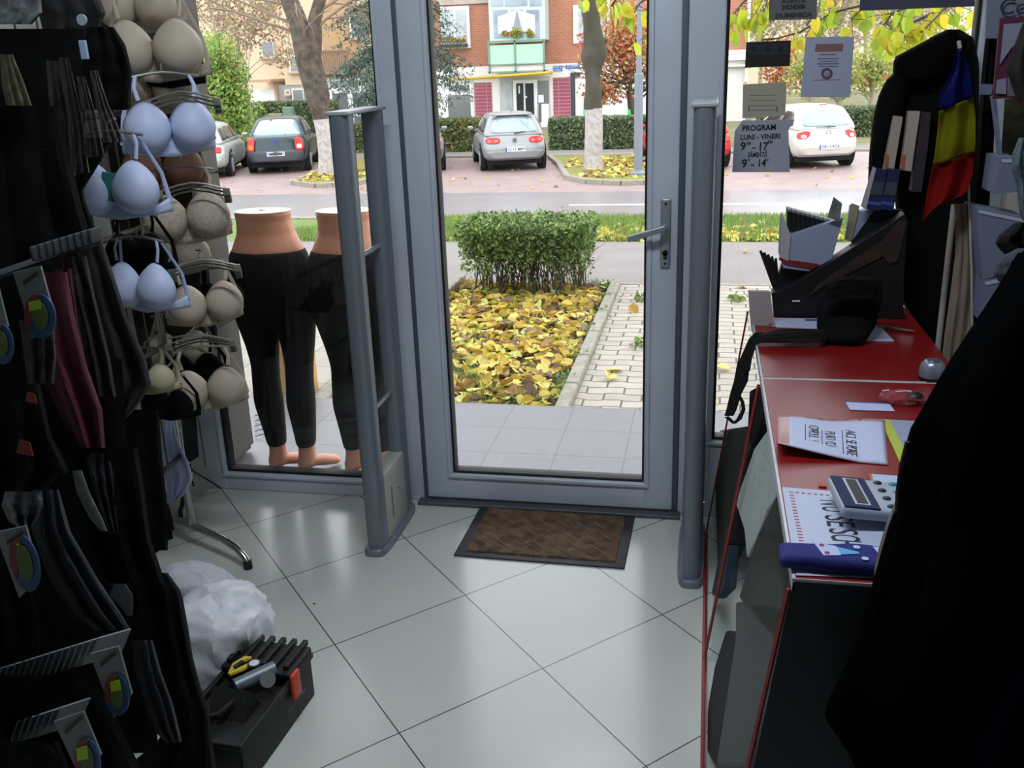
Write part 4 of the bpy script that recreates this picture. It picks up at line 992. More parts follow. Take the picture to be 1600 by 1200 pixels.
# ------------------------------------------------------------------ SECURITY GATES
gatem = mat('gate_grey_aluminium', '#7f8894', .4, .4); gated = mat('gate_dark_side', '#39414d', .45, .3); platem = mat('plinth_grey', '#b4b7ae', .5, .1)
def gate(label, x, y0, y1, plinth=True):
    t = thing('security_gate', label, 'security gate', (x, (y0+y1)/2, 0), 0, None)
    h = 1.475; a = y0-(y0+y1)/2; b = -a
    def post(y, sgn):
        m = MB(); m.rings([(0, y, z, .033, .042) for z in (.02, .4, .8, 1.2, h)], 28, pw=.75); return m
    post(a, 1).build('post', gatem, t, smooth=True)
    post(b, 1).build('post', gatem, t, smooth=True)
    m = MB(); m.rbox(-.037, .037, a-.045, b+.045, h, h+.012, .004); m.build('top_cap', mat('clear_cap', '#a9aeb4', .3), t, smooth=True, label='thin translucent grey cap')
    for z in (1.03, .50):
        m = MB(); m.cyl((0, a+.03, z), (0, b-.03, z), .009, 10); m.build('rung', mat('satin_steel', '', .35), t, smooth=True)
    if plinth:
        m = MB(); m.rbox(-.030, .030, a+.03, b-.03, .02, .27, .004); p = m.build('base_box', platem, t, smooth=True)
        m = MB(); m.tube([(.031, b-.12, .17), (.036, b-.12, .17)], .008, 12); m.build('lock', CHROME, p)
        m = MB(); m.box(.0305, .0312, a+.09, a+.10, .08, .20); m.build('scuff_mark', mat('scuff', '#74766e', .7), p)
    m = MB(); m.rings([(0, 0, 0, .046, b+.062), (0, 0, .016, .046, b+.062), (0, 0, .024, .040, b+.055)], 36, pw=.45); m.build('base_plate', gatem, t, smooth=True)
    return t
gate('grey security gate of two posts left of the door, in front of the right mannequin', -1.095, 2.82, 3.10)
gate('grey security gate seen edge-on at the right of the door beside the counter', -.012, 2.76, 3.10)
# ------------------------------------------------------------------ DOORMAT
c_ = [PZ(755, 791), PZ(992, 805), PZ(973, 891), PZ(709, 868)]
mx = sum((p.x for p in c_))/4; my = sum((p.y for p in c_))/4
t = thing('doormat', 'brown ribbed doormat with black rubber border on the tiles before the door', 'doormat', (mx, my, 0), R(-1.0))
m = MB(); m.rbox(-.295, .295, -.20, .20, 0, .006, .003); m.build('rubber_border', mat('black_rubber_mat', '#2a2c30', .6), t, smooth=True)
matm = mat('brown_coir', '#8a6d54', .95, col2='#5c4a3c', scale=22, bump=1.0, bscale=260)
m = MB()
def mg(u, v):
    x = lerp(-.262, .262, u); y = lerp(-.168, .168, v)
    k = (x*.8+y*1.0)/.075; band = math.floor(k); fr = k-band
    s = (x*1.0-y*.8)/.05+band*.37; ridge = abs(fr-.5)*2; r2 = abs((s % 1)-.5)*2
    z = .0062+.0055*max(0, 1-ridge**6)*(.55+.45*(1-r2**5))+.0012*noise.noise(Vector((x*160, y*160, 0)))
    if min(u, v, 1-u, 1-v) < .004: z = .006
    return (x, y, z)
m.grid(230, 150, mg); m.build('ribbed_pile', matm, t, smooth=True)
m = MB()
for k in range(-7, 9):
    p = [(max(-.255, min(.255, k*.075/.8-.16+q)), 0, 0) for q in (0, )]
    xk = k*.068
    for j in range(3):
        a0 = Vector((xk-.05+.04*j, .10-.085*j, .0125)); a1 = a0+Vector((.055, -.055, 0))
        if abs(a0.x) < .25 and abs(a1.x) < .25: m.tube([a0, a1], .0013, 4)
m.build('worn_rib_edges', mat('worn_grey', '#9a948a', .7), t)

# ------------------------------------------------------------------ CLOTH HELPER
def cloth(name, rows, y, material, parent, thick=.012, folds=3, amp=.012, yslope=0.0, nu=18, nv=26, twist=0.0, seed=0, label=None, back=None):
    "hanging cloth: rows are (py, px_left, px_right[, y]) read on an upright plane"
    tab = [(r[0], r[1], r[2], (r[3] if len(r) > 3 else y)) for r in rows]
    y0, y1 = tab[0][0], tab[-1][0]; m = MB(); n = nu
    def pt(u, v, side):
        py = lerp(y0, y1, v); xl, xr, yy = interp(tab, py)
        d = amp*math.sin(u*folds*2*PI+seed+v*twist)*(.3+.7*v)+amp*.6*noise.noise(Vector((u*4+seed, v*5, 2)))
        th = thick*(math.sin(PI*max(.0, min(1, u)))**.4)
        return PY(lerp(xl, xr, u), py, yy+yslope*(u-.5)+d+side*th/2+0*v)
    vs = []; fs = []
    for j in range(nv+1):
        ring = [pt(i/n, j/nv, -1) for i in range(n+1)]+[pt(i/n, j/nv, 1) for i in range(n-1, 0, -1)]
        vs += ring
    k = 2*n
    for j in range(nv):
        for i in range(k): fs.append((j*k+i, j*k+(i+1) % k, (j+1)*k+(i+1) % k, (j+1)*k+i))
    fs += [tuple(range(k-1, -1, -1)), tuple(range(nv*k, nv*k+k))]
    m.add(vs, fs); return m.build(name, material, parent, smooth=True, world=True, label=label)

# ------------------------------------------------------------------ LEFT RACK
p = PZ(302, 832, .05)
rk = thing('garment_rack', 'chrome garment rack with black rubber-tipped curved foot at the left wall', 'rack', (p.x, p.y, 0))
fx_, fy_ = PZ(388, 888, 0).x-p.x, PZ(388, 888, 0).y-p.y
d = Vector((fx_, fy_, 0)); L_ = d.length; d.normalize(); nrm = Vector((-d.y, d.x, 0)); RKV = Vector((.10, -1.1, 0))
for o in (Vector((0, 0, 0)), RKV): m = MB(); m.tube([o+Vector((0, 0, .055)), o+Vector((0, 0, 1.9))], .013, 12); m.build('upright', CHROME, rk, smooth=True)
for o in (Vector((0, 0, 0)), RKV):
    m = MB(); m.tube([o+d*q+Vector((0, 0, z)) for q, z in ((-.10, .076), (0, .078), (L_-.12, .075), (L_-.05, .062), (L_-.015, .04), (L_, .018))], .0135, 12)
    fo = m.build('foot', CHROME, rk, smooth=True)
    m = MB(); m.tube([o+d*L_+Vector((0, 0, .0)), o+d*(L_-.002)+Vector((0, 0, .03))], .0155, 12)
    m.build('foot_tip', BLACKP, fo, smooth=True, label='black rubber tip')
m = MB()
for z in (.35, .75, 1.15, 1.5, 1.88): m.tube([Vector((0, 0, z)), RKV+Vector((0, 0, z))], .009, 8)
for k in range(1, 11): m.tube([RKV*k/11+Vector((0, 0, .35)), RKV*k/11+Vector((0, 0, 1.88))], .003, 6)
m.build('wire_panel', mat('dull_rack_wire', '#4a4944', .7, .3), rk)
# brown-black cable, power box, socket cord, hanging white bag near the rack foot
t = thing('coiled_cable', 'loosely coiled black cable hanging behind the chrome rack foot', 'cable', PY(290, 830, 2.9))
m = MB(); P_ = []
for k in range(60):
    a = k/60*2*PI*3; P_.append(PY(291+9*math.sin(a)+2*math.sin(a*2.3), 800-26*math.cos(a)*(.8+.2*math.sin(k)), 2.9+.01*math.sin(a*1.3)))
m.tube(P_, .0045, 6); m.tube([PY(x, y, 2.9) for x, y in ((292, 775), (288, 740), (283, 700), (275, 650), (270, 600))], .004, 6); m.build('cable_loop', BLACKP, t, world=True)
t = thing('power_cord', 'thin black cord running along the wall base to the window corner', 'cable', PY(304, 735, 3.0))
m = MB(); m.tube([PY(296, 730, 2.95), PY(305, 738, 3.0), PY(322, 748, 3.08), PY(338, 758, 3.16), PY(345, 763, 3.19)], .004, 6); m.tube([PY(297, 725, 2.93), PY(299, 745, 2.93), PY(303, 760, 2.93)], .004, 6); m.build('cord', BLACKP, t, world=True)
t = thing('wall_box', 'dark grey flat box fixed on the left wall behind the chrome rack', 'box', PY(295, 690, 2.98))
m = MB(); a = [PY(*q, 2.98) for q in ((282, 630), (305, 628), (311, 713), (298, 722), (290, 718))]; m.prism(a, (-.02, .03, 0)); m.build('casing', mat('dark_grey_plastic', '#2c2e33', .6), t, world=True)
# ------------------------------------------------------------------ BRAS
clearh = mat('clear_hanger_plastic', '#77786e', .3)
bcol = {'beige': mat('beige_bra_fabric', '#b5a998', .6, bump=.06, bscale=300), 'white': mat('cool_white_bra_fabric', '#bcc8ea', .5), 'lace': mat('beige_lace', '#b0a594', .8, var=.15, scale=90, bump=.5, bscale=220),
        'black': BLACK, 'cream': mat('cream_bra_fabric', '#b0aa8c', .65), 'brown': mat('brown_trim', '#6a4434', .7)}
def bra(label, cx, cy, y, wpx, col, rot=35, tilt=0, lace=False, tagc=None, group='bras hanging on the left rack'):
    c = PY(cx, cy, y); s = wpx/FPX*y*1.03/.255/ (0.5+.5*math.cos(R(rot)))
    t = thing('hanging_bra', label, 'bra', c, R(rot-18), group); mt = bcol[col]
    W_ = .064*s
    for sx in (-1, 1):
        def cup(u, v, sx=sx):
            a = u*2*PI; r = v
            ox = math.cos(a)*W_*r*(1.0); oz = math.sin(a)*W_*1.08*r
            if math.sin(a) > 0: oz *= 1+.12*(math.sin(a)**3)*r; ox *= 1-.14*max(0, math.sin(a))**2*r
            ox *= 1.06
            dep = -.058*s*(max(0, 1-r**2.3))**.62*(1-.18*math.sin(a)*r)
            return (sx*W_*1.02+ox, dep-.01*sx*0, oz)
        MB().grid(28, 10, cup).build('cup', mt, t, smooth=True, solid=.005, weld=True)
    m = MB()
    def band(u, v):
        x = lerp(-1, 1, u); xx = x*W_*2.15; yy = .05*abs(x)**3*s
        zt = -.45*W_-.45*W_*abs(math.sin(x*PI)); zb = -W_*1.35+.25*W_*abs(x)
        return (xx, yy+.004, lerp(zb, zt, v))
    m.grid(24, 3, band); m.build('band', bcol['lace'] if lace or col in ('beige', 'lace') else mt, t, smooth=True, solid=.004)
    for sx in (-1, 1):
        m = MB()
        m.tube([(sx*W_*1.25, -.004, W_*1.30), (sx*W_*1.35, .0, W_*1.9), (sx*W_*1.2, .008, W_*2.35)], [.006, .005, .005], 6, flat=.4)
        m.tube([(sx*W_*2.1, .05*s, -W_*.7), (sx*W_*1.9, .045, W_*.6), (sx*W_*1.25, .02, W_*2.3)], [.008, .006, .005], 6, flat=.3)
        m.build('strap', mt, t, smooth=True)
    m = MB(); m.tube([(-W_*1.6, .01, W_*2.28), (-W_*.6, .01, W_*2.45), (0, .01, W_*2.5), (W_*.6, .01, W_*2.45), (W_*1.6, .01, W_*2.28)], .004, 8)
    m.tube([(0, .01, W_*2.5), (0, .012, W_*2.8), (.012, .03, W_*3.0), (.0, .055, W_*2.95)], .003, 6); m.build('hanger', clearh, t, smooth=True)
    if tagc:
        m = MB(); m.box(-.02, .02, -.028, -.022, -.03*s, .05*s, M=RY(.15)); m.build('price_tag', mat('tag_'+tagc, tagc, .5), t)
    return t
BR = [
 ('smooth beige bra at the very top of the rack beside the pillar', 240, 78, 2.60, 132, 'beige', 36),
 ('pale blue-white smooth bra, second from the top by the pillar', 266, 200, 2.55, 104, 'white', 58),
 ('beige lace bra in the middle of the column beside the pillar', 292, 340, 2.60, 108, 'lace', 50),
 ('beige bra with lace band just below the middle of the pillar column', 322, 475, 2.62, 92, 'beige', 56),
 ('lowest beige bra of the pillar column, above the rack foot', 325, 608, 2.62, 104, 'beige', 46),
 ('white bra with a turquoise tag, left of the beige lace bra', 180, 296, 2.30, 146, 'white', 20),
 ('white bra with pointed top edge, hanging in front of the black sleeve', 222, 448, 2.34, 136, 'white', 8),
 ('cream bra tucked behind the black gloves, lower left column', 232, 592, 2.38, 84, 'cream', 30),
 ('beige bra half hidden at the top, above the white and blue ones', 215, 10, 2.75, 120, 'beige', 20),
]
for (lab, cx, cy, y, wp, col, rot) in BR: bra(lab, cx, cy, y, wp, col, rot, tagc='#3f8f86' if 'turquoise' in lab else None)
for (lab, cx, cy, y, wp, rot) in (('black bra between the beige lace bra and the white bra below it', 215, 395, 2.45, 104, 20), ('black bra behind the lowest beige bra, over the gloves', 262, 632, 2.50, 90, 20), ('black bra hanging right behind the pale beige bra with lace band', 345, 462, 2.78, 70, 30), ('black bra behind the hangers over the lowest beige bra', 305, 578, 2.75, 92, 30), ('black bra at the top behind the smooth beige one', 262, 105, 2.78, 90, 24)):
    bra(lab, cx, cy, y, wp, 'black', rot)
for (lab, cx, cy, wp, col, rot) in (('dim beige bra behind the smooth beige and pale blue bras', 238, 138, 110, 'lace', 40), ('dim beige bra behind and left of the beige lace bra', 255, 262, 104, 'brown', 44), ('dim beige bra behind the white bra with pointed edge', 272, 398, 96, 'lace', 44), ('beige bra deep behind the lowest beige bra', 282, 545, 92, 'lace', 40)):
    bra(lab, cx, cy, 2.82, wp, col, rot)
# clear empty hangers and clips poking out between the bras
hi = 0
for (cx, cy, lab) in ((283, 150, 'clear hanger tip above the pale blue-white bra'), (318, 412, 'clear hanger with clips above the beige bra with lace band'), (312, 530, 'cluster of clear hangers above the lowest beige bra'), (300, 292, 'clear hanger ends above the beige lace bra')):
    t = thing('clear_hanger', lab, 'hanger', PY(cx, cy, 2.55), R(20), 'clear plastic hangers'); m = MB()
    for k in range(3):
        z = -.012*k; m.tube([(-.10, .01*k, z-.012), (-.04, .01*k, z+.006), (0, .01*k, z+.012), (.04, .01*k, z+.006), (.10, .01*k, z-.012)], .0032, 6); m.rbox(.085, .105, .01*k-.006, .01*k+.006, z-.03, z-.008, .003); m.rbox(-.105, -.085, .01*k-.006, .01*k+.006, z-.03, z-.008, .003)
    m.build('hanger_bar', clearh, t, smooth=True)
# ------------------------------------------------------------------ DARK GARMENTS AT THE LEFT
sheer = plasticmat('sheer_grey_tights', '#302e32', .6); greyst = mat('grey_blue_knit', '#23262f', .85, bump=.3, bscale=200); mag = mat('dark_magenta_fabric', '#4c0c24', .8, bump=.2, bscale=200)
dkg = mat('dark_grey_knit', '#181819', .9, bump=.3, bscale=200); dkg2 = mat('charcoal_fabric', '#121215', .9); cardm = mat('grey_white_card', '#6e7478', .6)
def garment(name, label, cat, rows, y, mt, part='fabric', group=None, **k):
    r0 = rows[0]; t = thing(name, label, cat, PY((r0[1]+r0[2])/2, r0[0], y), 0, group)
    cloth(part, rows, y, mt, t, **k); return t
garment('camisole_top', 'black camisole top hanging at the upper left beside the first beige bra', 'top', [(42, 135, 178), (70, 132, 196), (110, 130, 206), (168, 128, 204), (172, 132, 200)], 2.1, BLACK, thick=.03)
for i, (rows, lab) in enumerate((([(95, 72, 92), (180, 78, 110), (275, 82, 118)], 'sheer grey tights leg, leftmost of the four at the upper left'), ([(90, 92, 108), (180, 104, 128), (270, 108, 140)], 'sheer grey tights leg, second from the left at the upper left'), ([(120, 120, 134), (180, 128, 150), (245, 132, 164)], 'sheer grey tights leg, third from the left at the upper left'), ([(110, 140, 152), (165, 150, 170), (222, 162, 196)], 'sheer grey tights leg, rightmost and pointing at the pale blue bra'))):
    garment('sheer_tights', lab, 'tights', rows, 2.0-.03*i, sheer, group='sheer tights hanging at the upper left', thick=.014, amp=.006)
garment('black_slip', 'black slip filling the upper left corner of the rack', 'slip', [(45, -60, 130), (120, -60, 138), (230, -60, 128), (300, -60, 118), (345, -60, 130)], 2.12, BLACK, thick=.05, amp=.02)
garment('black_dress', 'long black garment at the left edge below the tights', 'dress', [(165, -60, 90), (250, -60, 110), (330, -60, 130), (420, -60, 160), (560, -60, 150)], 1.90, BLACK, thick=.06, amp=.02)
garment('black_cardigan', 'long black garment beside the white bra, reaching down to the gloves', 'cardigan', [(215, 100, 180), (300, 98, 128), (385, 70, 160), (470, 70, 178), (560, 72, 200), (640, 60, 180)], 2.08, BLACK, thick=.05)
# leggings on the clip rail
lr = [('dark magenta leggings leg hanging on the clip rail', [(425, 38, 105), (500, 45, 118), (570, 60, 135), (640, 90, 160), (705, 118, 165), (735, 128, 155)], 1.62, mag),
      ('thin crimson leggings leg beside the magenta one', [(420, 82, 112), (500, 96, 122), (580, 108, 138), (645, 118, 150)], 1.66, mat('crimson_fabric', '#3c0a14', .8)),
      ('dark grey leggings leg right of the crimson one', [(400, 95, 135), (470, 108, 150), (560, 130, 172), (620, 138, 182)], 1.70, dkg),
      ('charcoal leggings with folded waist at the right end of the clip rail', [(378, 118, 160), (430, 125, 178), (500, 140, 200), (560, 155, 228), (600, 165, 236), (625, 168, 222), (652, 165, 200)], 1.78, dkg2)]
for lab, rows, y, mt in lr: garment('hanging_leggings', lab, 'leggings', rows, y, mt, group='leggings on the clip rail', thick=.028, amp=.014, folds=2)
t = thing('clip_rail', 'grey plastic clip rail holding the leggings at the left', 'rail', PY(80, 395, 1.7)); m = MB()
m.tube([PY(-10, 432, 1.6), PY(60, 408, 1.65), PY(150, 378, 1.74)], .009, 8)
for k in range(9):
    q = PY(60+k*11, 392-k*3.4, 1.62+k*.014); m.rbox(q.x-.004, q.x+.004, q.y-.02, q.y+.02, q.z-.018, q.z+.012, .003)
m.build('rail_bar', mat('dark_grey_plastic', '', .6), t, world=True, smooth=True)
# gloves
t = thing('knit_gloves', 'pair of long black knit gloves hanging above the rack foot', 'gloves', PY(220, 700, 2.3))
m = cloth('glove_cuff', [(640, 160, 248), (700, 158, 252), (760, 172, 258), (810, 182, 264), (860, 190, 262)], 2.25, BLACK, t, thick=.05, amp=.012)
m = MB()
for (x0, y0, x1, y1) in ((256, 790, 268, 828), (252, 800, 266, 842), (246, 810, 250, 845), (236, 830, 243, 862), (226, 840, 236, 870), (214, 850, 222, 878), (204, 850, 212, 872)):
    m.tube([PY(x0, y0, 2.25), PY((x0+x1)/2, (y0+y1)/2, 2.25), PY(x1, y1, 2.25)], [.014, .013, .009], 8)
m.build('glove_finger', BLACK, t, smooth=True, world=True)
# sock packs on cards
def pack(label, quad, y, rows, mt, oval, sticker, group='sock packs on printed cards'):
    c = [PY(px, py, y) for px, py in quad]; ctr = sum((q for q in c), Vector())/4
    t = thing('sock_pack', label, 'sock pack', ctr, 0, group)
    m = MB(); m.prism(c, (0, .004, 0)); m.build('card', cardm, t, world=True)
    if rows: cloth('sock', rows, y+.035, mt, t, thick=.03, amp=.008)
    (ox, oy, rx, ry, tilt) = oval; m = MB(); m2 = MB(); m3 = MB()
    def el(rx, ry, dy, a0=0, a1=2*PI, n=28, ins=None):
        pts = []
        for k in range(n):
            a = a0+(a1-a0)*k/(n-1 if a1-a0 < 6 else n); x = rx*math.cos(a); z = ry*math.sin(a)
            pts.append(PY(ox+x*math.cos(tilt)-z*math.sin(tilt), oy+x*math.sin(tilt)+z*math.cos(tilt), y-dy))
        return pts
    m.prism(el(rx, ry, .004), (0, .0035, 0)); m.build('oval_label', mat('label_blue', '#1c4470', .5), t, world=True, label='blue and red oval label')
    m2.prism(el(rx*.98, ry*.98, .0055, R(150), R(285)), (0, .001, 0)); m2.build('label_red_part', mat('label_red', '#70242a', .5), t, world=True)
    m3.prism(el(rx*.5, ry*.62, .007), (0, .0014, 0)); m3.build('label_picture', mat('label_olive', '#485c28', .5), t, world=True)
    sx, sy, sw, sh = sticker; m = MB(); m.prism([PY(sx, sy, y-.0085), PY(sx+sw, sy-sh*.25, y-.0085), PY(sx+sw*1.1, sy+sh*.75, y-.0085), PY(sx+sw*.1, sy+sh, y-.0085)], (0, .001, 0))
    m.build('price_sticker', mat('neon_yellow_sticker', '#98b41a', .5), t, world=True, label='bright yellow price sticker')
    m = MB(); q = [PY(*p_, y-.006) for p_ in ((quad[0][0]+.35*(quad[1][0]-quad[0][0]), quad[0][1]+14), (quad[1][0]-6, quad[1][1]+8), (quad[1][0]-3, quad[1][1]+13), (quad[0][0]+.4*(quad[1][0]-quad[0][0]), quad[0][1]+20))]
    m.prism(q, (0, .002, 0)); m.build('black_hook', BLACKP, t, world=True)
    return t
pack('sock pack with blue oval label and yellow sticker in front of the magenta leggings', ((20, 426), (63, 416), (86, 500), (52, 528)), 1.40, [(500, 30, 84), (560, 38, 88), (600, 42, 84)], dkg, (62, 494, 24, 35, -.15), (44, 472, 18, 14))
pack('second sock pack cut off by the left photo edge, blue label only', ((-40, 430), (-8, 430), (12, 510), (-20, 560)), 1.36, None, dkg, (2, 538, 18, 32, -.1), (-10, 515, 6, 10))
pack('card with blue oval label left of the grey stockings, mid left edge', ((-8, 832), (40, 822), (62, 900), (30, 935)), 1.32, [(850, -30, 30), (960, -40, 60), (1010, -40, 66)], BLACK, (38, 880, 22, 46, -.25), (26, 850, 3, 3))
pack('sock pack with blue oval label and yellow sticker, front card of the upper card stack', ((140, 1022), (185, 1010), (206, 1085), (178, 1122)), 1.26, None, BLACK, (182, 1086, 19, 33, -.12), (172, 1066, 15, 16))
pack('sock pack with blue oval label and yellow sticker, front card of the lowest card stack', ((84, 1128), (130, 1112), (158, 1180), (130, 1226)), 1.20, None, BLACK, (136, 1190, 20, 36, -.1), (119, 1170, 17, 20))
# stacks of card edges
for (x0, y0, x1, y1, n, yy, lab) in ((-10, 1062, 150, 1014, 16, 1.30, 'row of sock cards standing edge-on behind the upper labelled pack'), (-30, 1160, 92, 1122, 12, 1.24, 'row of sock cards standing edge-on behind the lowest labelled pack')):
    for k in range(n):
        q = PY(lerp(x0, x1, k/(n-1)), lerp(y0, y1, k/(n-1)), yy+.006*(n-k)); o = MB().box(-.0015, .0015, -.004, .06, -.035, .03, M=RY(.5) @ RZ(-.5)).build('sock_card', cardm); o.location = q
        tag(o, lab, 'card', 'edge-on sock cards, '+('upper' if n == 16 else 'lower')+' row')
garment('black_sock_bundle', 'thick bundle of black socks under the upper row of cards', 'socks', [(1055, -60, 150), (1090, -60, 168), (1140, -60, 190), (1240, -60, 240)], 1.34, BLACK, thick=.12)
garment('black_sock_bundle', 'thick bundle of black socks under the lowest row of cards', 'socks', [(1158, -60, 92), (1200, -60, 108), (1260, -60, 118)], 1.22, BLACK, thick=.08)
garment('grey_stockings', 'grey-blue folded stockings hanging below the dark magenta leggings', 'stockings', [(708, 140, 172), (740, 134, 178), (790, 150, 182), (835, 170, 186)], 1.6, greyst, thick=.03)
garment('patterned_leggings', 'dark leggings with small orange and grey patches at the left edge', 'leggings', [(590, -50, 60), (680, -50, 80), (740, -50, 110), (790, -50, 70)], 1.5, BLACK, thick=.05)
tt = thing('orange_tag', 'small orange patch on the dark leggings at the left edge', 'tag', PY(40, 700, 1.44)); m = MB()
for (a, b, s) in ((48, 622, 9), (38, 700, 13)): m.prism([PY(a-s*.6, b-s, 1.44), PY(a+s*.6, b-s*.6, 1.44), PY(a+s, b+s, 1.44), PY(a-s, b+s*.6, 1.44)], (0, .003, 0))
m.build('patch', mat('orange_patch', '#742e10', .7), tt, world=True)
garment('plastic_wrapped_stockings', 'crumpled translucent plastic-wrapped pack above the left card with blue label', 'pack', [(768, 8, 66), (790, 2, 68), (815, 14, 58), (828, 30, 48)], 1.36, mat('crumpled_film', '#3c404a', .35, bump=.8, bscale=40), thick=.03, amp=.01)
garment('grey_stockings', 'long grey-blue stocking running down beside the black bundle at mid left', 'stockings', [(765, 52, 92), (830, 50, 110), (900, 75, 150), (960, 110, 190), (985, 145, 205)], 1.42, greyst, thick=.04, amp=.012)
garment('sock_pack_loose', 'narrow pale printed card among the black socks left of the gloves', 'sock pack', [(735, 112, 128), (770, 120, 140), (810, 140, 160), (830, 158, 168)], 1.50, mat('printed_card_pale', '#6f7a72', .6, var=.3, scale=40), thick=.006, amp=.0)
garment('black_stockings', 'black stockings hanging between grey stocking and gloves', 'stockings', [(700, 90, 215), (760, 96, 225), (840, 110, 235), (900, 120, 255), (960, 200, 272), (1010, 210, 285)], 1.62, BLACK, thick=.06)
garment('grey_striped_stockings', 'striped grey-blue stockings at the bottom left, curving to the right', 'stockings', [(1000, 205, 238), (1050, 212, 252), (1100, 226, 270), (1140, 240, 280), (1160, 258, 284)], 1.40, greyst, thick=.035, amp=.010, folds=3)
garment('black_tights_bundle', 'black tights bundle whose edge borders the white plastic bags', 'tights', [(895, 215, 262), (925, 215, 284), (980, 220, 294), (1030, 235, 302), (1075, 240, 314), (1110, 250, 326), (1150, 255, 330), (1240, 150, 345)], 1.55, BLACK, thick=.10)
garment('white_label_card', 'small bluish white card between the striped stockings and the black bundle', 'card', [(912, 178, 196), (930, 172, 208), (950, 190, 208), (962, 198, 206)], 1.40, mat('bluish_card', '#474d58', .6), thick=.006, amp=0)
garment('black_backdrop_coat', 'long black coat hanging deepest on the rack behind all the packs', 'coat', [(560, -90, 190), (700, -90, 200), (850, -90, 215), (1000, -90, 240), (1260, -90, 250)], 1.75, BLACK, thick=.06)
garment('taupe_backcloth', 'dim taupe negligee added to fill the darkness behind the column of bras', 'backcloth', [(-20, 120, 262), (120, 130, 280), (300, 150, 300), (480, 170, 318), (600, 190, 330), (640, 200, 325)], 2.93, mat('dim_taupe_fabric', '#2c2822', .9, var=.3, scale=12), thick=.02)  # dark cloth added to fill the background darkness between the bras
garment('black_glove_bundle', 'bundle of black nets hanging high up over the black slip', 'top', [(-20, 40, 150), (20, 60, 165), (60, 70, 150), (95, 76, 130)], 2.2, dkg2, thick=.05)
garment('dark_grey_package', 'dark grey glossy pack with pale print at the top left corner', 'pack', [(-20, -20, 62), (20, -20, 66), (38, -20, 50)], 1.95, mat('speckled_grey_pack', '#5a6064', .4, var=.4, scale=60), thick=.02, amp=.004)
garment('olive_package', 'dim pack with an olive stripe at the left edge below the slip', 'pack', [(85, 0, 20), (130, 2, 38), (165, 10, 50)], 1.85, mat('olive_dark_pack', '#3a3a22', .5), thick=.01, amp=.003)
t = thing('size_disc', 'small pale round size disc beside the black camisole', 'disc', PY(128, 31, 2.0)); m = MB(); q = PY(128, 31, 2.0); m.tube([(0, -.002, 0), (0, .002, 0)], .012, 16); m.build('disc', mat('pale_disc', '#8fa0a8', .5), t)
t = thing('hanger_tag', 'small pale blue tag hanging beside the black camisole', 'tag', PY(131, 78, 2.0)); m = MB(); m.rbox(-.009, .009, -.003, .003, -.02, .02, .002); m.build('paper_tag', mat('pale_blue_tag', '#8fa6c8', .5), t)

# ------------------------------------------------------------------ BAGS AND TOOLBOX ON THE FLOOR
bagm = plasticmat('white_plastic_film', '#e6eaf4', .80)
def bag(label, c, r, seed, squash=1.0, sag=.3, mt=bagm, sm=1.0, rz=0):
    t = thing('plastic_bag', label, 'plastic bag', (c[0], c[1], c[2]-r[2]), rz)
    def f(q):
        q = Vector([math.copysign(abs(c)**.78, c) for c in q])
        n1 = noise.noise(q*1.7+Vector((seed, 0, 0))); n2 = noise.noise(q*4+Vector((0, seed, 0))); n3 = abs(noise.noise(q*7.5+Vector((0, 0, seed))))
        rd = 1-abs(noise.noise(Vector((q.x*2.2, q.y*2.2, q.z*1.2+seed))))*2; rd2 = 1-abs(noise.noise(Vector((q.x*4.5+seed, q.y*4.5, q.z*2))))*2
        k = .93+.15*n1+.06*max(0, rd)**5+.03*max(0, rd2)**6+.01*n2
        z = q.z*k
        if q.z < 0: z = max(z, -1)
        return Vector((q.x*k*(1-sag*max(0, q.z)*.6), q.y*k*(1-sag*max(0, q.z)*.6), z))
    m = MB(); m.ell((0, 0, r[2]), r, 60, 40, fn=f); m.build('film', mt, t, smooth=True, weld=True); return t
tb = 0
tl = (PZ(490, 1095), PZ(500, 1040))
t = thing('toolbox', 'open-lidded black plastic toolbox with orange latch on the floor at the lower left', 'toolbox', (-1.105, 1.83, 0), R(87))
tbm = mat('black_toolbox_plastic', '#060708', .6, bump=.2, bscale=150); orm = mat('orange_plastic', '#c8401c', .45); rdm = mat('dark_red_plastic', '#7c161c', .5)
m = MB(); hx_, hy_ = .185, .095
m.rbox(-hx_, hx_, -hy_, -hy_+.008, 0, .125, .004); m.rbox(-hx_, hx_, hy_-.008, hy_, 0, .125, .004); m.rbox(-hx_, -hx_+.008, -hy_, hy_, 0, .125, .004); m.rbox(hx_-.008, hx_, -hy_, hy_, 0, .125, .004); m.box(-hx_+.004, hx_-.004, -hy_+.004, hy_-.004, 0, .01)
m.rbox(-hx_-.006, hx_+.006, -hy_-.006, -hy_+.008, .115, .132, .004); m.rbox(-hx_-.006, hx_+.006, hy_-.008, hy_+.006, .115, .132, .004); m.rbox(hx_-.008, hx_+.006, -hy_, hy_, .115, .132, .004); m.rbox(-hx_-.006, -hx_+.008, -hy_, hy_, .115, .132, .004)
m.build('box_body', tbm, t, smooth=True)
m = MB(); m.rbox(.06, hx_+.004, -hy_-.004, hy_+.004, .132, .150, .006)
for k in range(6): m.rbox(.075, hx_+.012, -hy_+.008+k*.032, -hy_+.022+k*.032, .148, .164, .003)
m.build('ribbed_lid', tbm, t, smooth=True)
m = MB(); m.rbox(-hx_+.01, .055, -hy_+.01, hy_-.01, .095, .120, .006); m.prism([(-.10, -.06, .118), (-.02, -.06, .118), (-.05, -.05, .175)], (0, .10, 0)); m.build('inner_tray', tbm, t, smooth=False)
m = MB(); m.rbox(.055, .095, -hy_-.016, -hy_-.004, .075, .150, .005); m.build('latch', orm, t, smooth=True, label='orange latch')
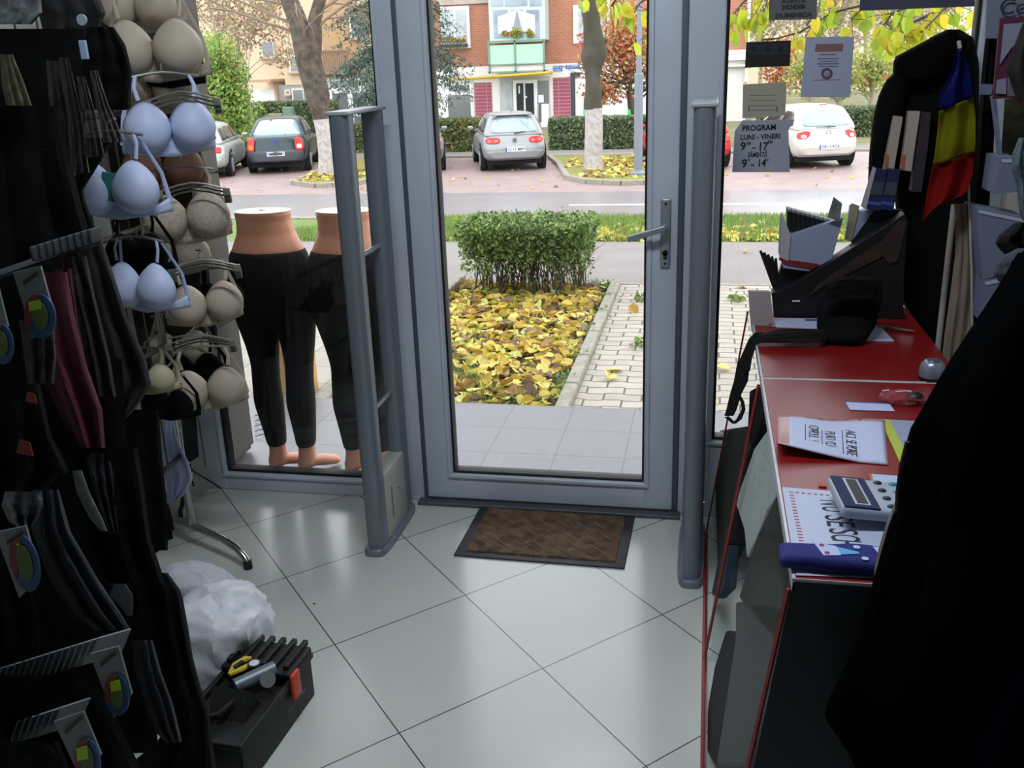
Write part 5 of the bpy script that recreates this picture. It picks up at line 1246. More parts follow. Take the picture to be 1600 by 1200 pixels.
m = MB(); m.rbox(-.15, -.11, hy_+.004, hy_+.016, .075, .150, .005); m.build('latch', rdm, t, smooth=True, label='dark red latch')
m = MB(); m.tube([(-.12, .05, .13), (-.115, .0, .145), (-.05, -.02, .15), (.01, -.0, .148), (.03, .05, .14)], .010, 8); m.build('carry_handle', tbm, t, smooth=True)
text('TOPMASTER', .018, mat('faint_grey_print', '#6e7176', .6), t, T(.09, -hy_-.0005, .05) @ RX(PI/2), 'maker_lettering')
inv = t.matrix_basis
def onbox(x, y, z): return inv @ Vector((x, y, z))
q = onbox(.03, -.04, .150); t = thing('sealant_tube', 'shiny silver tube end lying in the toolbox', 'tube', q, R(87-40))
m = MB(); m.cyl((-.07, 0, .012), (.035, 0, .02), .018, 18); m.build('tube_body', mat('silver_foil', '#7a838c', .45, .5), t, smooth=True)
m = MB(); m.tube([(.0, -.035, .02), (.0, -.043, .024)], .02, 18); m.build('round_end', mat('grey_disc_end', '#7f8387', .4, .3), t, smooth=True)
q = onbox(.045, .035, .150); t = thing('yellow_tool', 'yellow-handled cutter lying on the toolbox tray', 'tool', q, R(70))
ym = mat('yellow_plastic', '#c9b32a', .45); m = MB(); m.tube([(-.03, 0, .012), (.0, .012, .016), (.035, .008, .016), (.045, 0, .014)], [.006, .009, .009, .005], 8); m.tube([(-.03, -.0, .012), (0, -.014, .014), (.03, -.016, .012)], [.006, .008, .006], 8); m.build('handle', ym, t, smooth=True)
m = MB(); m.rbox(-.012, .02, -.005, .006, .01, .026, .003); m.build('blade_slide', BLACKP, t); 
q = onbox(.065, .0, .153); t = thing('tape_roll', 'small white-topped black roll beside the yellow tool', 'tape', q); m = MB(); m.tube([(0, 0, 0), (0, 0, .016)], .019, 20); m.build('roll', BLACKP, t, smooth=True); m = MB(); m.tube([(0, 0, .0155), (0, 0, .017)], .013, 18); m.build('white_top', WHITEP, t)
b1 = PY(352, 1030, 1.98)
bag('large crumpled translucent white plastic bag standing behind and on the toolbox', (b1.x-.045, b1.y+.06, .145), (.150, .14, .135), 3.1, sag=.0)
b2 = PZ(300, 905, .05)
bag('smaller white plastic bag lying on the tiles behind the large one', (b2.x, b2.y, .05), (.14, .075, .052), 8.4)
b3 = PY(272, 740, 2.75)
t = thing('plastic_bag', 'thin pale blue-white plastic bag hanging on the chrome rack above the coiled cable', 'plastic bag', b3)
cloth('film', [(645, 256, 272), (680, 252, 276), (700, 252, 284), (725, 254, 296), (748, 258, 302), (770, 262, 290), (782, 266, 276)], 2.75, mat('pale_bag_film', '#b4bedc', .5, bump=.3, bscale=30), t, thick=.03, amp=.012)
# ------------------------------------------------------------------ COUNTER (two display cabinets, glass front leaning outward at the foot)
CZ = .845
redtop = mat('red_laminate', '#7a0f12', .35, var=.05, scale=3); redtrim = mat('red_edge_trim', '#8a2a2c', .5); whtrim = mat('white_edge_trim', '#b9bcc4', .4)
teal = mat('dark_teal_board', '#0e1a24', .7, var=.35, scale=6); cg = glassmat('counter_glass', (.95, .97, .97), .03)
def cabinet(label, ya, yb, near):
    t = thing('display_counter', label, 'counter', (.38, (ya+yb)/2, 0), 0, None)
    xt, xb, xr_ = .148, .036, .62
    def q(*p): return Vector(p)
    m = MB(); m.rbox(xt+.003, xr_, ya+.005, yb-.005, CZ-.02, CZ, .002); m.build('counter_top', redtop, t, world=True, label='red laminate top')
    m = MB(); m.rbox(xt-.002, xt+.0035, ya, yb, CZ-.022, CZ+.001, .001); m.rbox(xt, xr_, ya, ya+.002, CZ-.004, CZ+.0008, .001)
    m.rbox(xt, xr_, yb-.005, yb, CZ-.022, CZ+.0008, .001); m.build('edge_trim', whtrim, t, world=True, label='thin white edging')
    m = MB(); m.prism([q(xb, ya, .03), q(xb, yb, .03), q(xt-.004, yb, CZ-.02), q(xt-.004, ya, CZ-.02)], (.005, 0, 0)); m.build('front_glass', cg, t, world=True, label='leaning clear front glass')
    m = MB()
    def bar(a, b, w=.006):
        a, b = Vector(a), Vector(b); m.tube([a, b], w, 4)
    bar((xb-.002, ya, .02), (xb-.002, yb, .02), .007); bar((xb, ya+.004, .03), (xt-.006, ya+.004, CZ-.02), .004); bar((xb, yb-.004, .03), (xt-.006, yb-.004, CZ-.02), .003)
    m.build('glass_edge_trim', redtrim, t, world=True, label='red edge strips of the glass')
    m = MB(); m.box(xr_-.04, xr_, ya+.01, yb-.01, .0, .03); m.box(xr_-.012, xr_, ya, yb, .0, CZ-.02)
    m.build('carcass', mat('grey_board', '#3a3e44', .6), t, world=True)
    if near:
        m = MB(); m.prism([q(xb+.01, ya, .0), q(xr_, ya, .0), q(xr_, ya, CZ-.006), q(xt, ya, CZ-.006)], (0, .012, 0)); m.build('end_panel', teal, t, world=True, label='dark blue-grey end panel')
    m = MB(); m.box(.11, xr_-.02, ya+.02, yb-.02, .42, .426); m.build('glass_shelf', cg, t, world=True)
    return t
cabinet('red-topped glass-fronted counter nearest the camera, carrying the calculator', 1.325, 2.30, True)
cabinet('red-topped glass-fronted counter next to the window, carrying the black bag', 2.305, 3.05, False)
# goods behind the leaning glass (kept as upright planes just inside it)
def gx(z): return lerp(.036, .146, (z-.03)/(CZ-.05))+.012
def inner(name, label, cat, pts, mt, th=.03, group=None):
    "pts: (y, z) outline lying parallel to the leaning glass"
    t = thing(name, label, cat, (gx(.2)+.02, pts[0][0], min(p[1] for p in pts)), 0, group)
    pts = [(max(1.35, y), z) for y, z in pts]
    m = MB(); m.prism([Vector((gx(z), y, z)) for y, z in pts], (th, 0, 0)); m.build('folded_cloth', mt, t, world=True, bevel=.008); return t
def onglass(px, py):
    "point of the leaning glass plane seen at a pixel"
    d = _ray(px, py); n = Vector((1, 0, -(.146-.036)/(CZ-.05))); p0 = Vector((.050, 0, .03)); k = (p0-CAM).dot(n)/d.dot(n); p = CAM+d*k; return (p.y, p.z)
pale = mat('pale_grey_cloth', '#b4b8b8', .8, var=.05, scale=15, bump=.3, bscale=60); dk = mat('dark_olive_grey_cloth', '#16160f', .85, var=.3, scale=12, bump=.4, bscale=60); dk2 = mat('dark_grey_sheen_cloth', '#1e1f22', .6, var=.35, scale=10)
inner('folded_sheet', 'pale grey sheet folded behind the counter glass below the curling notice', 'sheet', [onglass(*p) for p in ((1207, 662), (1222, 735), (1210, 790), (1190, 830), (1168, 872), (1164, 830), (1150, 786), (1180, 700))], pale, .01)
inner('folded_trousers', 'dark folded clothes behind the counter glass beside the warning sign', 'clothes', [onglass(*p) for p in ((1226, 760), (1240, 850), (1248, 900), (1238, 960), (1215, 1010), (1155, 935), (1180, 850), (1200, 790))], dk, .05)
inner('folded_trousers', 'black folded clothes lowest behind the counter glass, next to the floor', 'clothes', [onglass(*p) for p in ((1135, 985), (1150, 998), (1135, 1100), (1122, 1180), (1100, 1176), (1108, 1100), (1118, 1040))], BLACK, .05)
inner('folded_trousers', 'grey shiny folded clothes filling the counter glass above the end panel', 'clothes', [onglass(*p) for p in ((1150, 940), (1245, 960), (1225, 1040), (1195, 1120), (1170, 1198), (1120, 1198), (1135, 1100), (1150, 1000))], dk2, .05)
for i, (p, lab, mt) in enumerate((([(1125, 672), (1170, 665), (1172, 700), (1155, 760), (1140, 850), (1122, 890), (1118, 760)], 'dark clothes behind the far counter glass, beside the gate post', dk), ([(1172, 610), (1190, 600), (1196, 640), (1178, 700), (1168, 690)], 'dark clothes at the top of the far counter glass under the strap', BLACK))):
    inner('folded_trousers', lab, 'clothes', [onglass(*q) for q in p], mt, .05)
inner('hanging_jeans', 'dark blue denim behind the far counter glass near the floor', 'jeans', [onglass(*q) for q in ((1122, 880), (1140, 850), (1134, 920), (1120, 935), (1112, 930))], mat('dark_denim', '#16283a', .85), .03)

# ------------------------------------------------------------------ THINGS ON THE COUNTER
def ctop(px, py): return PZ(px, py, CZ+.001)
def flat(t, name, pix, mt, th=.0015, lift=0, label=None):
    m = MB(); m.prism([Vector((ctop(*p).x, ctop(*p).y, CZ+.0012+lift)) for p in pix], (0, 0, th)); return m.build(name, mt, t, world=True, label=label)
sheetm = mat('blueish_paper', '#b4bcdc', .6)
# curling notice in a plastic sleeve
a, b, c, d = ctop(1215, 652), ctop(1382, 660), ctop(1388, 727), ctop(1214, 712)
t = thing('plastic_sleeve_notice', 'paper notice in a clear plastic sleeve, curling at its near edge, on the red counter', 'notice', a)
def curl(u, v):
    p = a.lerp(b, u).lerp(d.lerp(c, u), v); z = CZ+.0018+.030*max(0, v-.35)**1.4*(1-min(1, u/.75))**1.1*1.6+.003*(1+math.sin(u*9))*(1-v)
    return (p.x, p.y, z)
m = MB(); m.grid(30, 14, curl); m.build('sleeve', mat('clear_sleeve_edge', '#b98f92', .3), t, smooth=True, solid=.0008, world=True)
def curl2(u, v):
    p = curl(lerp(.11, .985, u), lerp(.06, .99, v)); return (p[0], p[1], p[2]+.0012)
m = MB(); m.grid(30, 14, curl2); m.build('paper', sheetm, t, smooth=True, solid=.0006, world=True)
m = MB()
for k in range(7): q = a.lerp(b, .14+.12*k); m.tube([(q.x+.006, q.y-.006, CZ+.0066), (q.x+.006, q.y-.006, CZ+.0072)], .0035, 12)
m.build('punched_hole', redtop, t, world=True)
xd = (b-a).normalized()
for s, u, v0, v1, sz in (('AICI SE POATE', .64, .27, .90, .030), ('PLATI CU', .42, .30, .72, .030), ('CARDUL !', .24, .20, .68, .030)):
    for i, ch in enumerate(s):
        if ch == ' ': continue
        v = lerp(v0, v1, (i+.5)/len(s)); p = Vector(curl2(lerp(.02, 1, u), v)); p2 = Vector(curl2(lerp(.02, 1, u), v+.03)); dd = (p2-p).normalized()
        p.z += .0012; text(ch, sz, INK, t, basis(p, dd, xd), 'lettering', bold=-.0004, shear=.15, ex=.0001, world=True)
    pa = Vector(curl2(lerp(.02, 1, u-.085), v0)); pb = Vector(curl2(lerp(.02, 1, u-.085), v1)); pm = Vector(curl2(lerp(.02, 1, u-.085), (v0+v1)/2)); o = MB().tube([pa+Vector((0, 0, .0014)), pm+Vector((0, 0, .0014)), pb+Vector((0, 0, .0014))], .0007, 4).build('underline', INK, t, world=True)
# big warning sign under the calculator
a, b, c, d = ctop(1222, 762), ctop(1400, 776), ctop(1420, 905), ctop(1244, 900)
t = thing('warning_notice', 'white notice with red dotted border and big black letters lying under the calculator', 'notice', a)
flat(t, 'paper', ((1222, 762), (1400, 776), (1420, 905), (1244, 900)), mat('notice_paper', '#aab4ce', .5), .0012)
m = MB(); red_ink = mat('red_ink', '#a82830', .6)
for k in range(17):
    q = ctop(lerp(1236, 1252, k/16), lerp(770, 846, k/16)); m.box(q.x-.004, q.x+.004, q.y-.0016, q.y+.0016, CZ+.0024, CZ+.0028)
for k in range(1, 8): q = ctop(1236+k*9.5, 770+k*.8); m.box(q.x-.003, q.x+.003, q.y-.002, q.y+.002, CZ+.0024, CZ+.0028)
m.build('dotted_border', red_ink, t, world=True, label='red dotted border')
xa = (ctop(1330, 780)-ctop(1250, 775)).normalized(); dn = Vector((xa.y, -xa.x, 0))
for s, px, py in (('N', 1300, 787), ('U', 1303, 797), ('S', 1308, 811), ('E', 1311, 820), ('S', 1315, 832), ('C', 1318, 841), ('H', 1321, 850)):
    q = ctop(px, py); text(s, .066, INK, t, basis((q.x, q.y, CZ+.0026), dn, xa), 'lettering', width=.019, bold=.0002, ex=.0001, world=True)
# calculator
q0, q2 = PZ(1290, 757, .872), PZ(1314, 808, .872)
Wd = (q2-q0).length; wn = (q0-q2).normalized(); ln = Vector((wn.y, -wn.x, 0)); ax = math.atan2(ln.y, ln.x); L_ = .19
ctr = (q0+q2)/2+ln*L_/2; t = thing('calculator', 'silver-grey desktop calculator with blue display panel, tilted on the warning notice', 'calculator', (ctr.x, ctr.y, CZ+.003), ax)
Mt = T(0, 0, .010) @ RY(R(5))
m = MB(); m.rbox(-L_/2, L_/2, -Wd/2, Wd/2, .002, .024, .008, M=Mt); m.build('case', mat('silver_plastic', '#9aa4b4', .4), t, smooth=True)
m = MB(); m.rbox(-L_/2+.003, -L_/2+.062, -Wd/2+.003, Wd/2-.003, .022, .0262, .002, M=Mt); m.build('display_panel', mat('blue_grey_panel', '#16244a', .8), t, label='blue-grey display surround')
m = MB(); m.rbox(-L_/2+.022, -L_/2+.048, -Wd/2+.012, Wd/2-.012, .0258, .0270, .001, M=Mt); s_ = m.build('display_frame', mat('pale_frame_plastic', '#a6aec0', .4), t)
m = MB(); m.rbox(-L_/2+.026, -L_/2+.044, -Wd/2+.016, Wd/2-.016, .0268, .0276, .0005, M=Mt); m.build('display', mat('lcd_grey_green', '#1c2622', .5), s_)
kc = [mat('dark_key', '#2b3038', .5), mat('turquoise_key', '#3f8e9e', .5), mat('blue_key', '#24389a', .5), mat('grey_key', '#5a626e', .5)]
for i in range(4):
    for j in range(4):
        x = -L_/2+.082+i*.026; y = -Wd/2+.018+j*(Wd-.034)/3
        m = MB(); m.ell((x, y, .025), (.0075, .0055, .004), 14, 6, M=Mt); m.build('key', kc[1] if (i == 1 and j > 1) else kc[2] if (i == 1 or i == 2 and j < 2) else kc[0] if i == 0 else kc[3], t, smooth=True)
# blue sock with a printed figure-free pattern
q = ctop(1302, 887)
t = thing('blue_sock', 'royal blue sock with white and light blue print at the near counter edge', 'sock', (q.x, q.y, CZ+.003), R(-1))
blu = mat('royal_blue_knit', '#0e1768', .8, bump=.3, bscale=300)
def sock(x, y, z):
    wv = .030+.004*math.sin(x*3)
    return (x*.082+.0, y*wv+(.004 if x > 0 else 0), .014+z*.013*(1-.25*abs(x)**4))
m = MB(); m.rbox(-.08, .08, -.03, .03, -.012, .012, r=.010, n=4, f=sock, k=5); m.build('knit', blu, t, smooth=True)
sw = mat('white_knit_print', '#a8b4dc', .7); sb = mat('light_blue_knit_print', '#4f9ad0', .7); sr = mat('red_knit_print', '#8a2448', .7)
def prt(name, pts, mt, z=.0272):
    MB().prism([Vector((x, y, z)) for x, y in pts], (0, 0, .001)).build(name, mt, t)
prt('white_print', ((-.030, .024), (.004, .014), (.008, -.014), (-.018, -.018)), sw); prt('blue_print', ((.004, .012), (.035, .0), (.036, -.005), (.008, -.012)), sb, .0274)
for x, y in ((-.018, .014), (-.012, -.010)): prt('red_dot', [(x+.004*math.cos(k*PI/5), y+.004*math.sin(k*PI/5)) for k in range(10)], sr, .028)
for x, y in ((.034, .016), (.042, -.019)): prt('white_dot', [(x+.0055*math.cos(k*PI/5), y+.0055*math.sin(k*PI/5)) for k in range(10)], sw, .0274)
prt('white_print', ((.058, .022), (.074, .020), (.072, -.012), (.066, -.010)), sw)
# glass tray under the sock at the near end
# small papers
t = thing('paper_slip', 'narrow blue-white paper slip on the red counter beyond the sleeve notice', 'slip', ctop(1322, 630)); flat(t, 'paper', ((1321, 629), (1390, 632), (1398, 643), (1328, 641)), sheetm, .001); flat(t, 'blue_edge', ((1321, 627.5), (1390, 630.5), (1390, 632), (1321, 629)), mat('blue_ink_edge', '#3a4a9a', .6), .0014)
t = thing('notepad', 'lime yellow-edged notepad to the right of the sleeve notice', 'notepad', ctop(1380, 680)); flat(t, 'yellow_cover', ((1375, 657), (1392, 658), (1420, 712), (1406, 724)), mat('lime_yellow_card', '#a9b43a', .6), .003); flat(t, 'pages', ((1390, 658), (1430, 660), (1436, 715), (1414, 706)), mat('grey_page', '#8a93b0', .6), .0035)
t = thing('card_box', 'white card with orange-stained edge at the far side of the calculator', 'card', ctop(1380, 760)); flat(t, 'paper', ((1359, 745), (1402, 748), (1404, 774), (1366, 770)), mat('white_card', '#a9b6d6', .6), .006); flat(t, 'stained_edge', ((1357, 745), (1361, 745), (1368, 770), (1363, 770)), mat('orange_stain', '#a8703c', .7), .007)
t = thing('orange_sticker', 'small orange piece of card peeking out beside the calculator', 'card', ctop(1283, 756)); flat(t, 'paper', ((1279, 755), (1291, 757), (1292, 762), (1279, 761)), mat('orange_card', '#a84a30', .6), .002)
# plastic wrapped item
q = ctop(1412, 628); t = thing('cellophane_packet', 'crinkled clear cellophane packet with a dark round item at the right of the counter', 'packet', q)
cel = plasticmat('cellophane', '#b05058', .35)
m = MB(); m.ell((0, 0, .012), (.055, .035, .014), 36, 18, fn=lambda p: p*(1+.22*noise.noise(p*4)+.1*noise.noise(p*9))); m.build('film', cel, t, smooth=True)
m = MB(); m.ell((.02, -.012, .016), (.020, .018, .013), 18, 10); m.build('dark_item', BLACKP, t, smooth=True)
m = MB(); m.tube([(-.02, .0, .024), (.0, -.004, .028), (.012, -.012, .03)], .0015, 5); m.tube([(-.045, .015, .02), (-.03, .022, .02)], .002, 5); m.build('white_tie', WHITEP, t)
# silver round ink stamp / dispenser
q = ctop(1455, 592); t = thing('silver_dispenser', 'small rounded silver dispenser at the back edge of the red counter', 'dispenser', (q.x, q.y, CZ+.001))
m = MB(); m.rings([(0, 0, 0, .028, .028), (0, 0, .02, .030, .030), (0, 0, .038, .027, .027), (0, 0, .048, .018, .018), (0, 0, .050, .004, .004)], 24); m.build('shell', mat('silver_shell', '#8f97a8', .3, .5), t, smooth=True)
m = MB(); m.rings([(0, 0, 0, .0285, .0285), (0, 0, .008, .0305, .0305)], 24); m.build('dark_base', BLACKP, t); m = MB(); m.rings([(0, -.005, .046, .017, .015), (0, -.005, .0505, .014, .012)], 20); m.build('top_ring', mat('grey_ring', '#4c5262', .4), t, smooth=True)
# papers and pen under the black bag
t = thing('loose_papers', 'pale printed paper sheets sticking out under the black belt bag', 'papers', ctop(1230, 505)); flat(t, 'sheet', ((1197, 497), (1206, 511), (1290, 514), (1290, 499)), mat('plastic_sleeve_pink', '#a07a84', .4), .0015); flat(t, 'sheet', ((1208, 498), (1213, 512), (1290, 515), (1290, 499)), sheetm, .0022)
flat(t, 'printed_stripes', ((1257, 500), (1259, 503), (1290, 503), (1290, 500)), mat('grey_blue_print', '#4a5a80', .6), .0030)
t = thing('loose_papers', 'white triangular paper corner right of the black belt bag', 'papers', ctop(1370, 520)); flat(t, 'sheet', ((1345, 533), (1362, 505), (1376, 512), (1397, 534)), sheetm, .0022)
t = thing('metal_pen', 'slim silver pen lying right of the black belt bag', 'pen', ctop(1400, 520)); m = MB(); P_ = [ctop(x, y)+Vector((0, 0, .008)) for x, y in ((1362, 512), (1382, 515), (1405, 518), (1428, 521))]; m.tube(P_, [.0025, .004, .0035, .002], 8); m.build('barrel', CHROME, t, world=True, smooth=True)
# black belt bag with strap and buckle
t = thing('belt_bag', 'black belt bag with a wide strap hanging over the counter edge', 'bag', ctop(1320, 530))
m = cloth('pouch', [(432, 1306, 1372, 2.72), (440, 1296, 1378, 2.70), (460, 1284, 1380, 2.68), (480, 1278, 1376, 2.66), (510, 1276, 1368, 2.64), (530, 1280, 1355, 2.62), (536, 1290, 1350, 2.62)], 2.62, mat('black_nylon', '#08090a', .9, var=.3, scale=15, spec=.15), t, thick=.06, amp=.004, folds=1)
m = cloth('pouch_flap', [(438, 1306, 1366), (450, 1292, 1372), (468, 1290, 1370)], 2.60, mat('black_nylon', '', .5), t, thick=.03, amp=.003, folds=1)
m = cloth('strap', [(514, 1212, 1290), (524, 1184, 1292), (536, 1180, 1290)], 2.58, mat('black_webbing', '#08090a', .8), t, thick=.03, amp=.002, folds=1, label='wide black strap')
st_ = MB(); 
def band(px_list, w, y0):
    L0 = [PY(x-w_/2, y, yy) for x, y, w_, yy in px_list]; R0 = [PY(x+w_/2, y, yy) for x, y, w_, yy in px_list]; vs = []; fs = []
    for i in range(len(L0)):
        vs += [L0[i], R0[i], R0[i]+Vector((0, .004, 0)), L0[i]+Vector((0, .004, 0))]
    for i in range(len(L0)-1):
        for k in range(4): fs.append((i*4+k, i*4+(k+1) % 4, i*4+4+(k+1) % 4, i*4+4+k))
    fs += [(3, 2, 1, 0), tuple((len(L0)-1)*4+k for k in range(4))]; st_.add(vs, fs)
band([(1190, 520, 20, 2.60), (1176, 530, 12, 2.60), (1168, 548, 12, 2.60), (1162, 570, 19, 2.60), (1158, 595, 22, 2.60), (1150, 615, 18, 2.60), (1143, 640, 16, 2.60), (1139, 650, 14, 2.60)], 1, 2.6)
band([(1186, 528, 20, 2.59), (1178, 540, 8, 2.59), (1171, 560, 8, 2.59), (1168, 580, 8, 2.59)], 1, 2.6)
band([(1150, 612, 8, 2.595), (1160, 628, 6, 2.595), (1162, 640, 6, 2.595), (1155, 655, 8, 2.595), (1147, 662, 6, 2.595), (1136, 652, 8, 2.595)], 1, 2.6)
st_.build('strap_tail', mat('black_webbing', '', .8), t, world=True)
# upright white end board and boxes at the window end
t = thing('white_end_board', 'pale upright board at the window end of the counter, left of the black display box', 'board', PZ(1185, 515, CZ))
m = MB(); m.prism([PY(1169, 455, 2.80), PY(1203, 456, 2.80), PY(1208, 515, 2.80), PY(1174, 518, 2.80)], (0, .02, 0)); m.prism([PY(1196, 456, 2.797), PY(1204, 456, 2.797), PY(1209, 505, 2.797), PY(1201, 506, 2.797)], (0, .003, 0)); m.build('board', mat('pale_pinkish_board', '#a39a9c', .6), t, world=True)
def uprt(name, label, cat, pix, y, mt, th, part='box_body', group=None, drop=True):
    base = PY(*pix[0], y); t = thing(name, label, cat, (base.x, y, CZ), 0, group)
    m = MB(); m.prism([PY(px, py, y) for px, py in pix], (0, th, 0)); m.build(part, mt, t, world=True, bevel=.001); return t
t = uprt('display_box', 'black slanted hosiery display box with a faint brown leg picture behind the belt bag', 'box', ((1206, 458), (1225, 452), (1300, 408), (1414, 334), (1418, 345), (1412, 440), (1412, 497), (1340, 502), (1210, 497)), 2.90, mat('black_carton', '#0b0d10', .5), .06)
m = MB(); m.prism([PY(px, py, 2.895) for px, py in ((1405, 345), (1418, 345), (1402, 408), (1388, 412), (1380, 400), (1360, 410), (1330, 425), (1290, 445), (1262, 465), (1275, 448), (1320, 415), (1360, 388), (1375, 380))], (0, .004, 0)); m.build('leg_picture', mat('dim_brown_print', '#2e211c', .6, var=.3, scale=20), t, world=True, label='faint brown leg picture')
m = MB(); m.prism([PY(px, py, 2.893) for px, py in ((1238, 469.5), (1250, 469.5), (1250, 471.5), (1238, 471.5))], (0, .003, 0)); m.build('white_mark', WHITEP, t, world=True)
t = uprt('magazine_holder', 'white cardboard holder with a red stripe, holding black packs on the counter', 'holder', ((1221, 340), (1236, 368), (1318, 340), (1300, 405), (1264, 424), (1224, 419), (1218, 400)), 2.92, mat('white_carton', '#8e97b4', .6), .06)
m = MB(); m.prism([PY(px, py, 2.915) for px, py in ((1218, 400), (1230, 406), (1280, 413), (1270, 420), (1228, 413), (1217, 406))], (0, .004, 0)); m.build('red_stripe', mat('dark_red_stripe', '#7a1420', .6), t, world=True, label='dark red stripe')
m = MB(); m.prism([PY(px, py, 2.914) for px, py in ((1221, 332), (1236, 368), (1232, 408), (1218, 402))], (0, .004, 0)); m.build('side_face', mat('white_carton_side', '#a8a6ac', .6), t, world=True)
for k in range(12):
    x0 = 1230+k*7.2; y0 = 326+k*1.9
    t = uprt('hosiery_pack', 'thin black hosiery packs with grey top edges standing in the white holder', 'pack', ((x0, y0), (x0+6.5, y0+1.2), (x0+7, 362-k*1.2), (x0+.5, 364-k*1.2)), 2.95-.0*k, mat('black_carton', '', .5), .05, 'pack_body', 'hosiery packs in the white holder')
    m = MB(); m.prism([PY(px, py, 2.948) for px, py in ((x0, y0), (x0+6, y0+1.2), (x0+6, y0+5), (x0, y0+4))], (0, .05, 0)); m.build('pack_edge', mat('greyish_pack_edge', '#7a807c', .6), t, world=True)
t = uprt('hosiery_pack', 'grey printed pack with green edge sticking up behind the white holder', 'pack', ((1293, 340), (1303, 308), (1316, 318), (1312, 346)), 2.90, mat('grey_printed_pack', '#6a706a', .5, var=.3, scale=40), .01)
for k in range(5):
    x0 = 1186+k*6; uprt('hosiery_pack', 'black packs fanned out left of the white holder', 'pack', ((x0, 392+k*3), (x0+4, 391+k*3), (1214+k*1.0, 440+k), (1210, 458)), 2.955+.004*k, mat('black_carton', '', .5), .004, 'pack_body', 'fanned black packs')
uprt('black_carton', 'plain black carton behind the slanted display box, between small white box and blue cartons', 'carton', ((1368, 326), (1412, 328), (1412, 495), (1336, 495), (1336, 392), (1330, 378)), 2.968, mat('black_carton', '', .5), .02)
uprt('black_carton', 'plain black carton under the white holder with red stripe', 'carton', ((1222, 414), (1292, 414), (1225, 456), (1208, 460)), 2.955, mat('black_carton', '', .5), .04)
t = uprt('small_box', 'small white box with cream side standing behind the slanted black display box', 'box', ((1330, 322), (1344, 330), (1368, 326), (1362, 345), (1330, 378), (1322, 374)), 2.97, mat('white_carton', '', .6), .04)
m = MB(); m.prism([PY(px, py, 2.965) for px, py in ((1330, 317), (1343, 322), (1330, 378), (1320, 374))], (0, .004, 0)); m.build('cream_side', mat('cream_side', '#96927a', .6), t, world=True)
for i, (x, lab) in enumerate(((1365, 'blue and grey printed carton with white left side, the left of the two'), (1386, 'blue and grey printed carton, the right of the two'))):
    t = uprt('blue_carton', lab, 'carton', ((x+3, 264), (x+21, 266), (x+10, 330), (x-12, 327)), 2.93, mat('navy_print', '#1c2450', .5), .03)
    m = MB(); m.prism([PY(px, py, 2.928) for px, py in ((x, 284), (x+17, 286), (x+13, 306), (x-5, 304))], (0, .003, 0)); m.build('grey_band', mat('grey_print_band', '#3a424e', .5), t, world=True)
    m = MB(); m.prism([PY(px, py, 2.928) for px, py in ((x-8, 314), (x+12, 317), (x+11, 322), (x-9, 319))], (0, .003, 0)); m.build('light_band', mat('blue_print_band', '#4454a0', .5), t, world=True)
    if i == 0: m = MB(); m.prism([PY(px, py, 2.928) for px, py in ((x-1, 260), (x+4, 263), (x-12, 328), (x-20, 322))], (0, .003, 0)); m.build('white_side', mat('white_carton_side', '', .6), t, world=True)
for i, (q, lab) in enumerate(((((1397, 181), (1411, 183), (1386, 328), (1369, 326)), 'tall narrow beige carton, the thinner left one before the hooded jacket'), (((1420, 174), (1438, 174), (1424, 268), (1408, 266)), 'tall beige carton with white front, the right one before the hooded jacket'))):
    t = uprt('tall_carton', lab, 'carton', q, 2.96, mat('beige_carton', '#a89c92', .6, var=.05), .03)
    m = MB(); m.prism([PY(px, py, 2.957) for px, py in (((1384, 1410)[i], 242), ((1389, 1415)[i], 242), ((1387, 1413)[i], 264), ((1382, 1408)[i], 264))], (0, .003, 0)); m.build('orange_print', mat('orange_print', '#b0583c', .6), t, world=True)
uprt('dark_carton', 'tall dark purple-grey carton right beside the tall beige one', 'carton', ((1439, 175), (1455, 176), (1450, 230), (1440, 300), (1424, 300), (1428, 262)), 2.97, mat('purple_grey_carton', '#2c2430', .6), .05)
# ------------------------------------------------------------------ HOODED JACKET AT THE WINDOW
t = thing('hooded_jacket', 'black hooded jacket hanging in front of the right window, seen as a silhouette', 'jacket', PY(1440, 500, 3.08))
cloth('body', [(46, 1480, 1500), (52, 1466, 1516), (60, 1450, 1522), (100, 1420, 1530), (140, 1400, 1530), (175, 1388, 1530), (240, 1390, 1530), (330, 1400, 1530), (460, 1405, 1520), (545, 1440, 1500)], 3.08, BLACK, t, thick=.14, folds=1, amp=.006, nv=40)
cloth('hood', [(50, 1474, 1500), (58, 1456, 1512), (75, 1424, 1515), (88, 1400, 1510), (96, 1396, 1500), (112, 1395, 1480), (122, 1398, 1470)], 3.02, mat('black_fleece', '#040405', .95, spec=.1), t, thick=.12, folds=1, amp=.004, nv=30)
cloth('sleeve', [(112, 1398, 1440), (125, 1385, 1430), (145, 1374, 1420), (175, 1366, 1412), (200, 1362, 1402), (240, 1358, 1388), (330, 1354, 1382), (430, 1349, 1380), (445, 1352, 1378)], 3.03, BLACK, t, thick=.10, folds=1, amp=.004)
